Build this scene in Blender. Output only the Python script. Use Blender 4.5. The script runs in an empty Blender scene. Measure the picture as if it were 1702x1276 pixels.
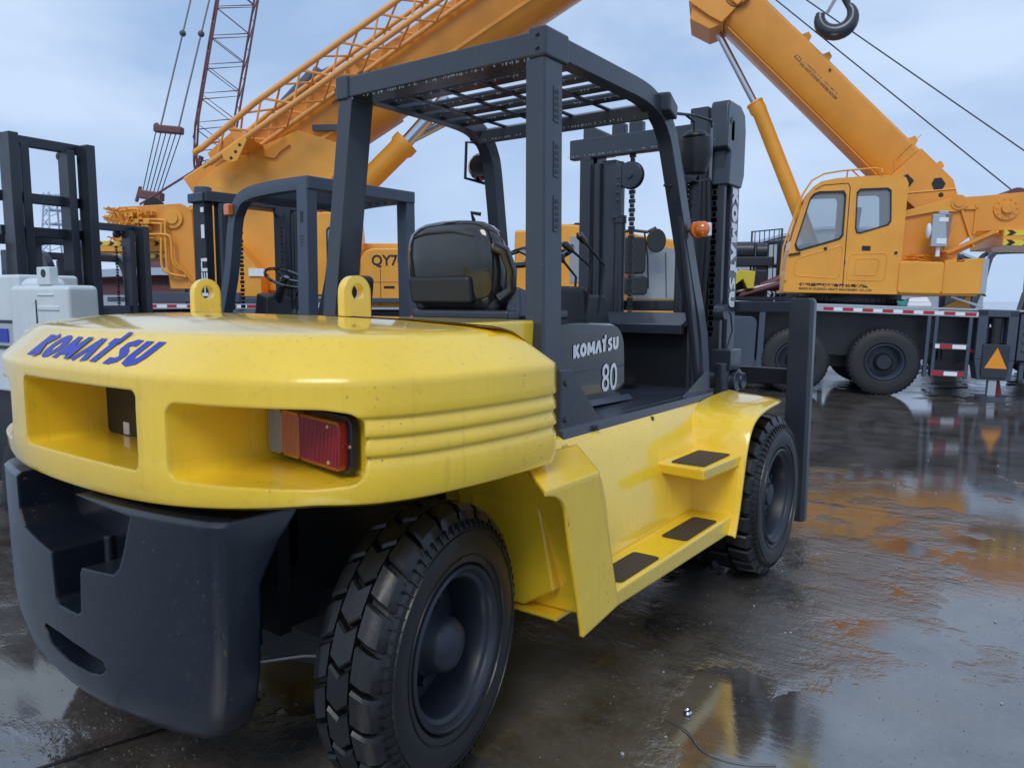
import bpy, bmesh, math, random
from mathutils import Vector, Matrix
random.seed(7)
scene = bpy.context.scene
COL = scene.collection
rad = math.radians
# ------------------------------------------------------------------ materials
def new_mat(name):
    m = bpy.data.materials.new(name); m.use_nodes = True
    nt = m.node_tree; b = nt.nodes['Principled BSDF']
    return m, nt, b
def nd(nt, t, **k):
    n = nt.nodes.new(t)
    for a, v in k.items(): setattr(n, a, v)
    return n
def ramp(nt, src, a, b, ca=(0,0,0,1), cb=(1,1,1,1)):
    r = nd(nt, 'ShaderNodeValToRGB'); e = r.color_ramp.elements
    e[0].position = a; e[1].position = b; e[0].color = ca; e[1].color = cb
    nt.links.new(src, r.inputs[0]); return r.outputs[0]
def noise(nt, scale, detail=4, rough=.55, vec=None, stretch=None):
    tc = nd(nt, 'ShaderNodeTexCoord'); n = nd(nt, 'ShaderNodeTexNoise')
    n.inputs['Scale'].default_value = scale; n.inputs['Detail'].default_value = detail; n.inputs['Roughness'].default_value = rough
    if stretch:
        mp = nd(nt, 'ShaderNodeMapping'); mp.inputs['Scale'].default_value = stretch
        nt.links.new(tc.outputs['Object'], mp.inputs[0]); nt.links.new(mp.outputs[0], n.inputs['Vector'])
    else: nt.links.new(tc.outputs['Object'], n.inputs['Vector'])
    return n.outputs['Fac']
def mixc(nt, fac, a, b, blend='MIX'):
    m = nd(nt, 'ShaderNodeMix', data_type='RGBA', blend_type=blend)
    if isinstance(fac, (int, float)): m.inputs[0].default_value = fac
    else: nt.links.new(fac, m.inputs[0])
    for s, v in ((6, a), (7, b)):
        if isinstance(v, tuple): m.inputs[s].default_value = v if len(v) == 4 else (*v, 1)
        else: nt.links.new(v, m.inputs[s])
    return m.outputs[2]
def mathn(nt, op, a, b=None, clamp=False):
    m = nd(nt, 'ShaderNodeMath', operation=op, use_clamp=clamp)
    for i, v in ((0, a), (1, b)):
        if v is None: continue
        if isinstance(v, (int, float)): m.inputs[i].default_value = v
        else: nt.links.new(v, m.inputs[i])
    return m.outputs[0]
def paint(name, col, rough=.3, metal=0, coat=0, dirt=.25, dirtcol=(.12,.09,.05), streak=.3, bump=.0, edge=0, drops=0, spec=.5):
    """painted metal: blotchy colour, vertical run marks, slightly uneven gloss"""
    m, nt, b = new_mat(name); L = nt.links
    n1 = noise(nt, 2.2, 5); n2 = noise(nt, 26, 6, .65); n3 = noise(nt, 1.0, 6, .6, stretch=(60, 60, 1.6))
    c = mixc(nt, ramp(nt, n1, .3, .75), tuple(x*.90 for x in col), tuple(min(1, x*1.07) for x in col))
    c = mixc(nt, mathn(nt, 'MULTIPLY', ramp(nt, n2, .58, .8), dirt), c, dirtcol)
    c = mixc(nt, mathn(nt, 'MULTIPLY', ramp(nt, n3, .56, .78), streak), c, tuple(x*.55 for x in col))
    if edge:   # small chips and specks
        n4 = noise(nt, 75, 3, .5); n5 = noise(nt, 3.1, 3)
        c = mixc(nt, mathn(nt, 'MULTIPLY', mathn(nt, 'MULTIPLY', ramp(nt, n4, .66, .70), ramp(nt, n5, .50, .62)), .75), c, dirtcol)
    L.new(c, b.inputs['Base Color'])
    r = mathn(nt, 'ADD', mathn(nt, 'MULTIPLY', ramp(nt, n1, .35, .7), .14), rough-.05)
    r = mathn(nt, 'ADD', r, mathn(nt, 'MULTIPLY', n3, .10))
    L.new(r, b.inputs['Roughness'])
    b.inputs['Metallic'].default_value = metal; b.inputs['Specular IOR Level'].default_value = spec
    b.inputs['Coat Weight'].default_value = coat; b.inputs['Coat Roughness'].default_value = .09
    h = mathn(nt, 'MULTIPLY', noise(nt, 7, 3), .8)
    nrm = None
    if edge:
        bv = nd(nt, 'ShaderNodeBevel', samples=4); bv.inputs['Radius'].default_value = edge; nrm = bv.outputs[0]
    bp = nd(nt, 'ShaderNodeBump'); bp.inputs['Strength'].default_value = .06 + bump; bp.inputs['Distance'].default_value = .02
    if drops:
        tc = nd(nt, 'ShaderNodeTexCoord'); vo = nd(nt, 'ShaderNodeTexVoronoi'); vo.inputs['Scale'].default_value = 95; vo.inputs['Randomness'].default_value = 1
        L.new(tc.outputs['Object'], vo.inputs['Vector'])
        keep = ramp(nt, n2, .50, .60)
        d = mathn(nt, 'MULTIPLY', ramp(nt, vo.outputs['Distance'], .12, .34, (1,1,1,1), (0,0,0,1)), keep)
        h = mathn(nt, 'ADD', h, mathn(nt, 'MULTIPLY', d, drops))
    L.new(h, bp.inputs['Height'])
    if nrm: L.new(nrm, bp.inputs['Normal'])
    L.new(bp.outputs[0], b.inputs['Normal'])
    if nrm: L.new(nrm, b.inputs['Coat Normal'])
    return m
def plain(name, col, rough=.5, metal=0, emit=0, coat=0, var=.2, bscale=40, bump=.15):
    m, nt, b = new_mat(name); L = nt.links
    n = noise(nt, bscale, 5)
    L.new(mixc(nt, n, tuple(x*(1-var) for x in col), tuple(min(1, x*(1+var)) for x in col)), b.inputs['Base Color'])
    b.inputs['Roughness'].default_value = rough; b.inputs['Metallic'].default_value = metal; b.inputs['Coat Weight'].default_value = coat
    if bump:
        bp = nd(nt, 'ShaderNodeBump'); bp.inputs['Strength'].default_value = bump; bp.inputs['Distance'].default_value = .004
        L.new(n, bp.inputs['Height']); L.new(bp.outputs[0], b.inputs['Normal'])
    return m
M = {}
M['yellow'] = paint('forklift_yellow_paint', (.95,.62,.030), .22, coat=1.0, dirt=.22, streak=.42, edge=.012, drops=.25)
M['charcoal'] = paint('charcoal_paint', (.026,.034,.050), .27, coat=.3, dirt=.28, dirtcol=(.10,.09,.08), streak=.25, edge=.006, drops=.3)
M['navy'] = paint('navy_casting_paint', (.007,.011,.020), .24, coat=.25, dirt=.35, dirtcol=(.07,.06,.05), streak=.4, edge=.010, drops=.3)
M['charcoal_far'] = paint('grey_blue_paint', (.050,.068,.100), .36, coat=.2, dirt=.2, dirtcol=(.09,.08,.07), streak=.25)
M['darkmast'] = paint('dark_mast_paint', (.022,.028,.040), .33, coat=.2, dirt=.15, streak=.2, edge=.004)
M['nearblack'] = paint('black_paint', (.012,.014,.019), .35, dirt=.1, streak=.1)
M['plastic'] = plain('black_glossy_plastic', (.018,.018,.016), .12, coat=.7, bscale=6, bump=.03)
M['vinyl'] = plain('black_vinyl', (.016,.018,.02), .42, bscale=60)
M['orange'] = paint('crane_orange_paint', (.78,.31,.030), .36, coat=.25, dirt=.22, dirtcol=(.16,.06,.02), streak=.22)
M['orange2'] = paint('crane_light_orange_paint', (.82,.36,.035), .36, coat=.25, dirt=.14, dirtcol=(.2,.08,.02), streak=.18)
M['lattice'] = paint('jib_orange_paint', (.80,.37,.10), .4, dirt=.25, dirtcol=(.2,.08,.02), streak=.1)
M['rubber'] = plain('wet_rubber', (.0065,.007,.008), .42, coat=.08, var=.55, bscale=30, bump=.35)
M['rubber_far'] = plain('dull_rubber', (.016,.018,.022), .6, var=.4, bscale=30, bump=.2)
M['rim'] = paint('rim_paint', (.017,.022,.033), .36, dirt=.3, dirtcol=(.05,.04,.035), streak=.2, edge=.004)
M['grip'] = plain('grit_tread_tape', (.045,.03,.022), .62, var=.35, bscale=220, bump=.8)
M['chrome'] = plain('chrome_rod', (.62,.64,.68), .12, 1, var=.05, bscale=5, bump=0)
M['steel'] = plain('worn_steel', (.25,.25,.26), .4, .8)
M['white'] = paint('white_paint', (.60,.66,.68), .35, coat=.2, dirt=.25, dirtcol=(.25,.2,.14), streak=.25, edge=.006)
M['white_mark'] = plain('white_lettering', (.78,.80,.83), .4, var=.06, bump=0)
M['blue_mark'] = plain('blue_lettering', (.010,.028,.36), .4, coat=.1, var=.12, bscale=8, bump=0)
M['black_mark'] = plain('black_lettering', (.02,.016,.014), .5, var=.1, bump=0)
M['faded_mark'] = plain('faded_brown_lettering', (.20,.09,.03), .5, var=.3, bump=0)
M['cone_red'] = plain('dirty_red_plastic', (.33,.035,.02), .5, var=.3)
M['red_mark'] = plain('red_reflector_tape', (.42,.02,.03), .3, var=.15, bump=0)
M['refl_orange'] = plain('orange_reflector', (.80,.30,.02), .3, var=.06, bump=0)
M['hazard_yellow'] = plain('hazard_yellow', (.75,.60,.06), .4, var=.08, bump=0)
M['silver'] = plain('silver_box', (.42,.46,.50), .3, .4, var=.1)
M['rust_red'] = paint('rust_red_paint', (.15,.055,.06), .5, dirt=.5, dirtcol=(.05,.03,.03), streak=.3)
M['rope'] = plain('wire_rope', (.09,.10,.12), .5, .5)
M['concrete_grey'] = plain('pale_grey_metal', (.35,.38,.42), .6)
M['red'] = plain('red_paint', (.62,.04,.02), .35, coat=.3, bump=0)
M['cloth'] = plain('creased_plastic_sheet', (.38,.36,.42), .3, coat=.3, bscale=14, bump=.6)
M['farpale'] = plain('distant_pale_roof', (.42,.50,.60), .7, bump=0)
def glassy(name, col, rough=.08, alpha=.5, emit=None):
    m, nt, b = new_mat(name)
    n = noise(nt, 3, 3)
    nt.links.new(mixc(nt, n, tuple(x*.8 for x in col), col), b.inputs['Base Color'])
    b.inputs['Roughness'].default_value = rough; b.inputs['Alpha'].default_value = alpha; b.inputs['Coat Weight'].default_value = 1; b.inputs['Coat Roughness'].default_value = .03
    return m
M['glass'] = glassy('cab_glass', (.32,.40,.46), .05, .42)
M['windscreen'] = glassy('windscreen_glass', (.33,.40,.45), .06, .8)
M['tail_red'] = glassy('red_lens', (.27,.008,.010), .2, 1)
M['tail_orange'] = glassy('amber_lens', (.50,.15,.015), .2, 1)
M['tail_clear'] = glassy('clear_lens', (.33,.29,.23), .15, 1)
M['beacon'] = glassy('amber_beacon_lens', (.75,.17,.01), .15, 1)
# ------------------------------------------------------------------ mesh helper
class MB:
    def __init__(s): s.v = []; s.f = []
    def add(s, vs, fs):
        o = len(s.v); s.v += [Vector(v) for v in vs]; s.f += [tuple(i+o for i in f) for f in fs]; return s
    def box(s, a, b, mat=None):
        (x0,y0,z0),(x1,y1,z1) = a, b
        vs = [(x0,y0,z0),(x1,y0,z0),(x1,y1,z0),(x0,y1,z0),(x0,y0,z1),(x1,y0,z1),(x1,y1,z1),(x0,y1,z1)]
        if mat: vs = [mat @ Vector(v) for v in vs]
        return s.add(vs, [(0,3,2,1),(4,5,6,7),(0,1,5,4),(1,2,6,5),(2,3,7,6),(3,0,4,7)])
    def hexa(s, p):   # 8 points, bottom ring then top ring
        return s.add(p, [(0,3,2,1),(4,5,6,7),(0,1,5,4),(1,2,6,5),(2,3,7,6),(3,0,4,7)])
    def beam(s, p, q, w, h, up=(0,0,1), w2=None, h2=None):
        p, q = Vector(p), Vector(q); d = (q-p).normalized(); sd = d.cross(Vector(up)).normalized(); u = sd.cross(d)
        w2 = w if w2 is None else w2; h2 = h if h2 is None else h2
        r = [p+sd*a*w/2+u*b*h/2 for a,b in ((-1,-1),(1,-1),(1,1),(-1,1))] + [q+sd*a*w2/2+u*b*h2/2 for a,b in ((-1,-1),(1,-1),(1,1),(-1,1))]
        return s.hexa(r)
    def loft(s, rings, closed=True, caps=True):
        n = len(rings[0]); o = len(s.v)
        for r in rings: s.v += [Vector(v) for v in r]
        for i in range(len(rings)-1):
            for j in range(n if closed else n-1):
                k = (j+1) % n; a = o+i*n
                s.f.append((a+j, a+k, a+n+k, a+n+j))
        if caps and closed:
            s.f.append(tuple(o+j for j in reversed(range(n)))); s.f.append(tuple(o+(len(rings)-1)*n+j for j in range(n)))
        return s
    def tube(s, pts, r, n=8, caps=True):
        pts = [Vector(p) for p in pts]; rings = []
        rr = r if isinstance(r, (list, tuple)) else [r]*len(pts)
        ref = None
        for i, p in enumerate(pts):
            d = (pts[min(i+1, len(pts)-1)] - pts[max(i-1, 0)]).normalized()
            if ref is None:
                ref = d.orthogonal().normalized()
            ref = (ref - d*ref.dot(d))
            ref = ref.normalized() if ref.length > 1e-6 else d.orthogonal().normalized()
            b = d.cross(ref)
            rings.append([p + (ref*math.cos(2*math.pi*k/n) + b*math.sin(2*math.pi*k/n))*rr[i] for k in range(n)])
        return s.loft(rings, True, caps)
    def cyl(s, p, q, r, r2=None, n=20): return s.tube([p, q], [r, r if r2 is None else r2], n)
    def sweep(s, pts, sec, up=(0,0,1), caps=True):   # sec: list of (side, up) offsets swept along pts
        pts = [Vector(p) for p in pts]; rings = []
        for i, p in enumerate(pts):
            d = (pts[min(i+1, len(pts)-1)] - pts[max(i-1, 0)]).normalized()
            sd = d.cross(Vector(up)).normalized(); u = sd.cross(d)
            rings.append([p + sd*a + u*b for a, b in sec])
        return s.loft(rings, True, caps)
    def lathe(s, prof, c, axis=(1,0,0), n=40, closed=True):   # prof: (along axis, radius)
        ax = Vector(axis).normalized(); e = ax.orthogonal().normalized(); g = ax.cross(e); c = Vector(c)
        rings = [[c + ax*a + (e*math.cos(2*math.pi*k/n) + g*math.sin(2*math.pi*k/n))*max(r, 1e-4) for k in range(n)] for a, r in prof]
        return s.loft(rings, True, closed)
    def prism(s, poly, fn, t0, t1):    # poly (u,v) ; fn(u,v,t)->point
        n = len(poly); return s.loft([[fn(u, v, t) for u, v in poly] for t in (t0, t1)])
    def ball(s, c, r, n=10, sc=(1,1,1)):
        rings = []
        for i in range(1, n):
            a = math.pi*i/n; rings.append([(c[0]+sc[0]*r*math.sin(a)*math.cos(2*math.pi*k/(2*n)), c[1]+sc[1]*r*math.sin(a)*math.sin(2*math.pi*k/(2*n)), c[2]-sc[2]*r*math.cos(a)) for k in range(2*n)])
        return s.loft(rings)
    def build(s, name, mat, parent=None, bevel=0, smooth=38, seg=2, sub=0):
        me = bpy.data.meshes.new(name); me.from_pydata([tuple(v) for v in s.v], [], s.f)
        bm = bmesh.new(); bm.from_mesh(me); bmesh.ops.recalc_face_normals(bm, faces=bm.faces); bm.to_mesh(me); bm.free()
        me.materials.append(M[mat] if isinstance(mat, str) else mat)
        if smooth: me.shade_smooth(); me.set_sharp_from_angle(angle=rad(smooth))
        o = bpy.data.objects.new(name, me); COL.objects.link(o)
        if parent: o.parent = parent
        if bevel:
            b = o.modifiers.new('bevel', 'BEVEL'); b.width = bevel; b.segments = seg; b.limit_method = 'ANGLE'; b.angle_limit = rad(35); b.harden_normals = True
        if sub:
            b = o.modifiers.new('sub', 'SUBSURF'); b.levels = sub; b.render_levels = sub
        return o
def empty(name, label, cat, loc=(0,0,0), rot=(0,0,0), group=None):
    o = bpy.data.objects.new(name, None); COL.objects.link(o); o.empty_display_size = .2
    o.location = loc; o.rotation_euler = rot; o['label'] = label; o['category'] = cat
    if group: o['group'] = group
    return o
def tag(o, label, cat, group=None, kind=None):
    if label: o['label'] = label
    if cat: o['category'] = cat
    if group: o['group'] = group
    if kind: o['kind'] = kind
    return o
def boolean(o, cutters):
    """cut the cutter meshes out of o and bake the result into its mesh"""
    for c in cutters:
        md = o.modifiers.new('cut', 'BOOLEAN'); md.operation = 'DIFFERENCE'; md.solver = 'EXACT'; md.object = c
    dg = bpy.context.evaluated_depsgraph_get(); me = bpy.data.meshes.new_from_object(o.evaluated_get(dg))
    o.modifiers.clear(); o.data = me
    for c in cutters: bpy.data.objects.remove(c, do_unlink=True)
    me.shade_smooth(); me.set_sharp_from_angle(angle=rad(32))
def arc(c, r, a0, a1, n): return [(c[0]+r*math.cos(rad(a0+(a1-a0)*i/n)), c[1]+r*math.sin(rad(a0+(a1-a0)*i/n))) for i in range(n+1)]
def rrect(x0, y0, x1, y1, r, n=5):
    return arc((x1-r,y1-r), r, 0, 90, n)+arc((x0+r,y1-r), r, 90, 180, n)+arc((x0+r,y0+r), r, 180, 270, n)+arc((x1-r,y0+r), r, 270, 360, n)
def catmull(P, n=6):
    P = [Vector(p) for p in P]; out = []
    for i in range(len(P)-1):
        a = P[max(i-1,0)]; b = P[i]; c = P[i+1]; d = P[min(i+2, len(P)-1)]
        for k in range(n):
            t = k/n; out.append(.5*((2*b)+(c-a)*t+(2*a-5*b+4*c-d)*t*t+(3*b-a-3*c+d)*t**3))
    out.append(P[-1]); return out
# ------------------------------------------------------------------ lettering
def glyph_stroke(pts, w, closed=False):
    """thick polyline with mitred joints -> list of quads in 2D"""
    P = [Vector(p) for p in pts]; n = len(P); L = []; R = []
    for i in range(n):
        a = P[(i-1) % n] if (closed or i > 0) else None; b = P[(i+1) % n] if (closed or i < n-1) else None
        d1 = (P[i]-a).normalized() if a is not None else (b-P[i]).normalized(); d2 = (b-P[i]).normalized() if b is not None else d1
        n1 = Vector((-d1.y, d1.x)); n2 = Vector((-d2.y, d2.x)); m = (n1+n2)
        m = m.normalized() if m.length > 1e-4 else n1
        k = w/2/max(.45, m.dot(n1)); L.append(P[i]+m*k); R.append(P[i]-m*k)
    q = []
    for i in range(n if closed else n-1):
        j = (i+1) % n; q.append((L[i], L[j], R[j], R[i]))
    return q
BOLD = {  # heavy block letters, (width, strokes)
 'K': (.72, [([(.13,0),(.13,1)],.26,0), ([(.62,1.0),(.26,.52)],.22,0), ([(.26,.55),(.66,0)],.24,0)]),
 'O': (.80, [([(.40+.27*math.cos(a*math.pi/8), .5+.38*math.sin(a*math.pi/8)) for a in range(16)],.24,1)]),
 'M': (.95, [([(.12,0),(.16,1)],.22,0), ([(.18,.95),(.47,.18)],.20,0), ([(.47,.18),(.77,.95)],.20,0), ([(.79,1),(.83,0)],.22,0)]),
 'A': (.80, [([(.10,0),(.42,.97)],.23,0), ([(.42,.97),(.72,0)],.23,0)]),
 'T': (.70, [([(.0,.90),(.52,.90)],.21,0), ([(.30,.9),(.30,0)],.25,0), ([(.40,.84),(.44,1.32)],.18,0)]),
 'S': (.66, [([(.58,.88),(.34,.90),(.17,.80),(.17,.66),(.30,.54),(.42,.46),(.50,.34),(.46,.18),(.30,.10),(.04,.11)],.21,0)]),
 'U': (.74, [([(.13,1),(.13,.36),(.20,.16),(.37,.10),(.54,.16),(.61,.36),(.61,1)],.24,0)]),
}
def bold_text(txt, fn, slant=0, gap=.06, div=1, wt=1.0):
    """fn(u,v) with u,v in letter-height units -> 3D point"""
    mb = MB(); x = 0
    for ch in txt:
        w, st = BOLD[ch]
        for k, (pts, tw, cl) in enumerate(st):
            for q in glyph_stroke(pts, tw*wt, cl):
                n = 3 if div > 1 else 1
                for a in range(n):
                    s0, s1 = a/n, (a+1)/n
                    c = [q[0].lerp(q[1], s0), q[0].lerp(q[1], s1), q[3].lerp(q[2], s1), q[3].lerp(q[2], s0)]
                    mb.add([fn(x+p.x+slant*p.y, p.y, k) for p in c], [(0,1,2,3)])
        x += w+gap
    return mb, x
def font_text(txt, fn, size=1.0, bold=0, name='lettering', mat='black_mark', parent=None, align='LEFT', space=1.0):
    cu = bpy.data.curves.new('txt', 'FONT'); cu.body = txt; cu.size = size; cu.offset = bold; cu.align_x = align; cu.space_character = space; cu.resolution_u = 3
    to = bpy.data.objects.new('txt', cu); COL.objects.link(to)
    dg = bpy.context.evaluated_depsgraph_get(); me = bpy.data.meshes.new_from_object(to.evaluated_get(dg))
    for v in me.vertices: v.co = Vector(fn(v.co.x, v.co.y))
    bpy.data.objects.remove(to, do_unlink=True); bpy.data.curves.remove(cu)
    me.name = name; me.materials.clear(); me.materials.append(M[mat])
    o = bpy.data.objects.new(name, me); COL.objects.link(o); o.parent = parent
    return o
# ------------------------------------------------------------------ wheels
def lugs(mb, c, R, w, side, N, depth=.035, style='block', ax=0, rshoulder=.03):
    """tread blocks round a tyre lying along +-X at centre c (outer face at c.x)"""
    def P(x, a, r): return (c[0]+x, c[1]+r*math.cos(a), c[2]+r*math.sin(a))
    def prof(t):   # t -1..1 over width: top radius
        e = abs(t); return R - rshoulder*max(0, (e-.72)/.28)**2 - .012*e*e
    st = 2*math.pi/N
    cols = [(-1.0,-.36), (-.30,.30), (.36,1.0)] if style == 'block' else [(-1.0,-.05), (.05,1.0)]
    for ci, (t0, t1) in enumerate(cols):
        for k in range(N):
            a0 = k*st + (st*.5 if (style != 'block' and ci) or (style == 'block' and ci == 1) else 0)
            m = 4; rings = []
            for i in range(m+1):
                t = t0+(t1-t0)*i/m; x = -w/2 + t*w/2
                if style == 'block': sk = (.22*st*(1-abs(2*i/m-1)) if ci == 1 else (abs(t)-.4)*.45*st)
                else: sk = (abs(t))*.30*st
                half = st*(.43 if style == 'block' else .38)
                if style != 'block': half *= (.85+.25*abs(t))
                lo, hi = a0-half+sk, a0+half+sk
                r1 = prof(t); r0 = r1-depth; ch = .07*st
                rings.append([P(x, lo-ch*.3, r0), P(x, lo, r1-.008), P(x, lo+ch, r1), P(x, hi-ch, r1), P(x, hi, r1-.008), P(x, hi+ch*.3, r0)])
            mb.loft(rings)
def tyre_mesh(c, R, w, ri, N, style, sign=1, depth=.035, n=72):
    mb = MB(); rc = R-depth
    prof = [(0-.012, ri), (.004, ri+.012), (.012, ri+(rc-ri)*.30), (.014, ri+(rc-ri)*.55), (.004, ri+(rc-ri)*.82), (-.02, rc-.005), (-.05, rc), (-w*.5, rc+.004), (-w+.05, rc), (-w+.02, rc-.005), (-w-.004, ri+(rc-ri)*.82), (-w-.012, ri+(rc-ri)*.4), (-w+.01, ri)]
    mb.lathe([(a*sign, r) for a, r in prof], c, (1,0,0), n, closed=False)
    for r0 in (ri+(rc-ri)*.22, ri+(rc-ri)*.70): mb.lathe([((.010+a)*sign, r0+b) for a, b in ((-.004,-.004),(.0035,-.002),(.0035,.002),(-.004,.004))], c, (1,0,0), n, closed=False)
    for k in range(72):
        a = 2*math.pi*k/72; e = (math.cos(a), math.sin(a)); g2 = (-math.sin(a)*.0022, math.cos(a)*.0022); r1, r2 = ri+(rc-ri)*.76, ri+(rc-ri)*.93
        P = lambda r, s, x: (c[0]+x*sign, c[1]+e[0]*r+g2[0]*s, c[2]+e[1]*r+g2[1]*s)
        mb.hexa([P(r1,-1,.004),P(r1,1,.004),P(r2,1,-.008),P(r2,-1,-.008),P(r1,-1,.012),P(r1,1,.012),P(r2,1,.002),P(r2,-1,.002)])
    t = MB(); lugs(t, (0,0,0), R, w, sign, N, depth+.004, style, rshoulder=.055)
    mb.add([(c[0]+v.x*sign, c[1]+v.y, c[2]+v.z) for v in t.v], t.f)
    return mb
def wheel(parent, c, R, w, ri, N, style='block', sign=1, kind='rear', name='wheel', rubber='rubber'):
    """hub disc with tyre and rim ring as sub-parts; outer side plane at c.x, facing sign*X"""
    mb = MB(); S = sign
    f = lambda pr: [(a*S, r) for a, r in pr]
    if kind == 'rear':
        mb.lathe(f([(-.14,.001),(-.14,ri-.03),(-.20,ri-.03),(-.20,.001)]), c, n=40)
        mb.lathe(f([(-.14,.105),(-.085,.10),(-.07,.085),(-.035,.08),(-.015,.066),(-.004,.04),(.0,.001)]), c, n=28)
        for k in range(8):
            a = k*math.pi/4; y, z = c[1]+.135*math.cos(a), c[2]+.135*math.sin(a); mb.cyl((c[0]-.145*S,y,z),(c[0]-.115*S,y,z),.017,.015,6)
    else:
        mb.lathe(f([(-.13,.001),(-.12,.10),(-.10,.125),(-.10,ri-.03),(-.20,ri-.03),(-.2,.001)]), c, n=40)
        mb.lathe(f([(-.10,.10),(-.06,.095),(-.05,.06),(-.035,.055),(-.03,.001)]), c, n=24)
        for k in range(10):
            a = k*math.pi/5; y, z = c[1]+.125*math.cos(a), c[2]+.125*math.sin(a); mb.cyl((c[0]-.10*S,y,z),(c[0]-.065*S,y,z),.016,.014,6)
    w0 = mb.build(name, 'rim', parent)
    r = MB(); r.lathe(f([(-.012,ri+.004),(.004,ri+.002),(.010,ri-.006),(.004,ri-.014),(-.012,ri-.020),(-.018,ri-.034),(-.03,ri-.04),(-.16,ri-.045),(-.2,ri-.03),(-w*.9,ri-.02),(-w*.9,ri+.0)]), c, n=56, closed=False)
    r.build('rim', 'rim', w0)
    t = tyre_mesh(c, R, w, ri, N, style, S); t.build('tyre', rubber, w0, smooth=30)
    return w0
# ================================================================== MAIN FORKLIFT
FK = empty('forklift', 'big wet yellow forklift in the foreground with charcoal guard and blue lettering on its rear', 'forklift')
half = catmull([(0,-.618,0),(.22,-.615,0),(.42,-.600,0),(.60,-.562,0),(.745,-.505,0),(.865,-.432,0),(.955,-.340,0),(1.01,-.20,0),(1.04,0,0),(1.05,.17,0),(1.048,.300,0)], 5)
half = [(p.x, p.y) for p in half] + [(1.037,.332),(1.01,.356),(.96,.368)]
plan = half + [(-x, y) for x, y in reversed(half[1:])]     # closed, ends on the straight front
def inset(pl, d):
    n = len(pl); out = []
    for i in range(n):
        a = Vector(pl[(i-1) % n]); b = Vector(pl[(i+1) % n]); t = (b-a).normalized(); nn = Vector((-t.y, t.x))
        out.append((pl[i][0]+nn.x*d, pl[i][1]+nn.y*d))
    return out
def ring(d, z, side=None, taper=0, front=0):
    a = inset(plan, d); out = []
    for i, (x, y) in enumerate(a):
        px, py = plan[i]
        if side is not None:
            k = max(0, min(1, (py+.395)/.05)); k = k if abs(px) > .7 else 0
            b = inset(plan, d+side*k)[i]; x, y = b
        zz = z(px, py) if callable(z) else z
        if front: y = y - front*max(0, min(1, (py-.1)/.23))
        out.append((x, y, zz))
    return out
zb = lambda dz: (lambda x, y: .885+dz+.045*min(1, (abs(x)/.85)**2)*(1 if y < .1 else 1))
R_ = [ring(.10, zb(.0)), ring(.035, zb(-.004)), ring(.008, zb(.008)), ring(0, zb(.03)), ring(-.002, 1.005)]
for zt in (1.052, 1.100, 1.148):
    R_ += [ring(-.001, zt-.034), ring(-.001, zt-.028, .0005), ring(-.001, zt-.022, .001), ring(-.001, zt-.006, .008), ring(-.001, zt-.002, .009), ring(-.001, zt+.001, .007), ring(-.001, zt+.004, .001), ring(-.001, zt+.007)]
R_ += [ring(0, 1.18), ring(0, 1.226), ring(.0005, 1.236), ring(.004, 1.243), ring(.010, 1.250, front=.005), ring(.018, 1.258, front=.01), ring(.090, 1.328, front=.05), ring(.098, 1.335, front=.055), ring(.110, 1.3415, front=.06), ring(.125, 1.346, front=.065), ring(.17, 1.354, front=.07)]
last = R_[-1]
for k, z in ((.75,1.371),(.45,1.381),(.15,1.385)):
    R_.append([(x*k, -.13+(y+.13)*k, z) for x, y, _ in last])
mb = MB(); mb.loft(R_); cw = mb.build('counterweight', 'yellow', FK, smooth=32)
# openings: centre air duct and two lamp pockets
cuts = []
c1 = MB(); o = rrect(-.315, .985, .345, 1.185, .022)
o = [(x, z+(.012 if z > 1.1 else 0)) for x, z in o]
c1.loft([[(x*1.02, -.80, z) for x, z in o], [(x*.97, -.10, z) for x, z in o]]); cuts.append(c1.build('cut', 'yellow'))
for sx in (1, -1):
    c2 = MB(); fr = rrect(.455, .972, .962, 1.178, .04); bk = rrect(.490, .995, .935, 1.150, .03)
    def bp_(x, z, t): return (sx*x, -.262+(x-.49)*(-.17) + t, z)
    c2.loft([[(sx*(.455+(x-.455)*1.0), -.80+ (0 if x < .7 else .0), z) for x, z in fr], [(sx*x, -.47+.20*max(0, x-.75), z) for x, z in rrect(.465,.978,.945,1.172,.035)], [bp_(x, z, 0) for x, z in bk]])
    cuts.append(c2.build('cut', 'yellow'))
boolean(cw, cuts)
# black sheet across the duct, standing in for the shade deeper inside
mb = MB(); mb.box((-.325,-.365,.96),(.35,-.350,1.21)); mb.build('duct_shade_sheet', 'nearblack', cw)
mb = MB(); mb.box((-.20,-.370,.99),(-.165,-.366,1.03)); mb.build('duct_label', 'white_mark', cw)
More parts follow.
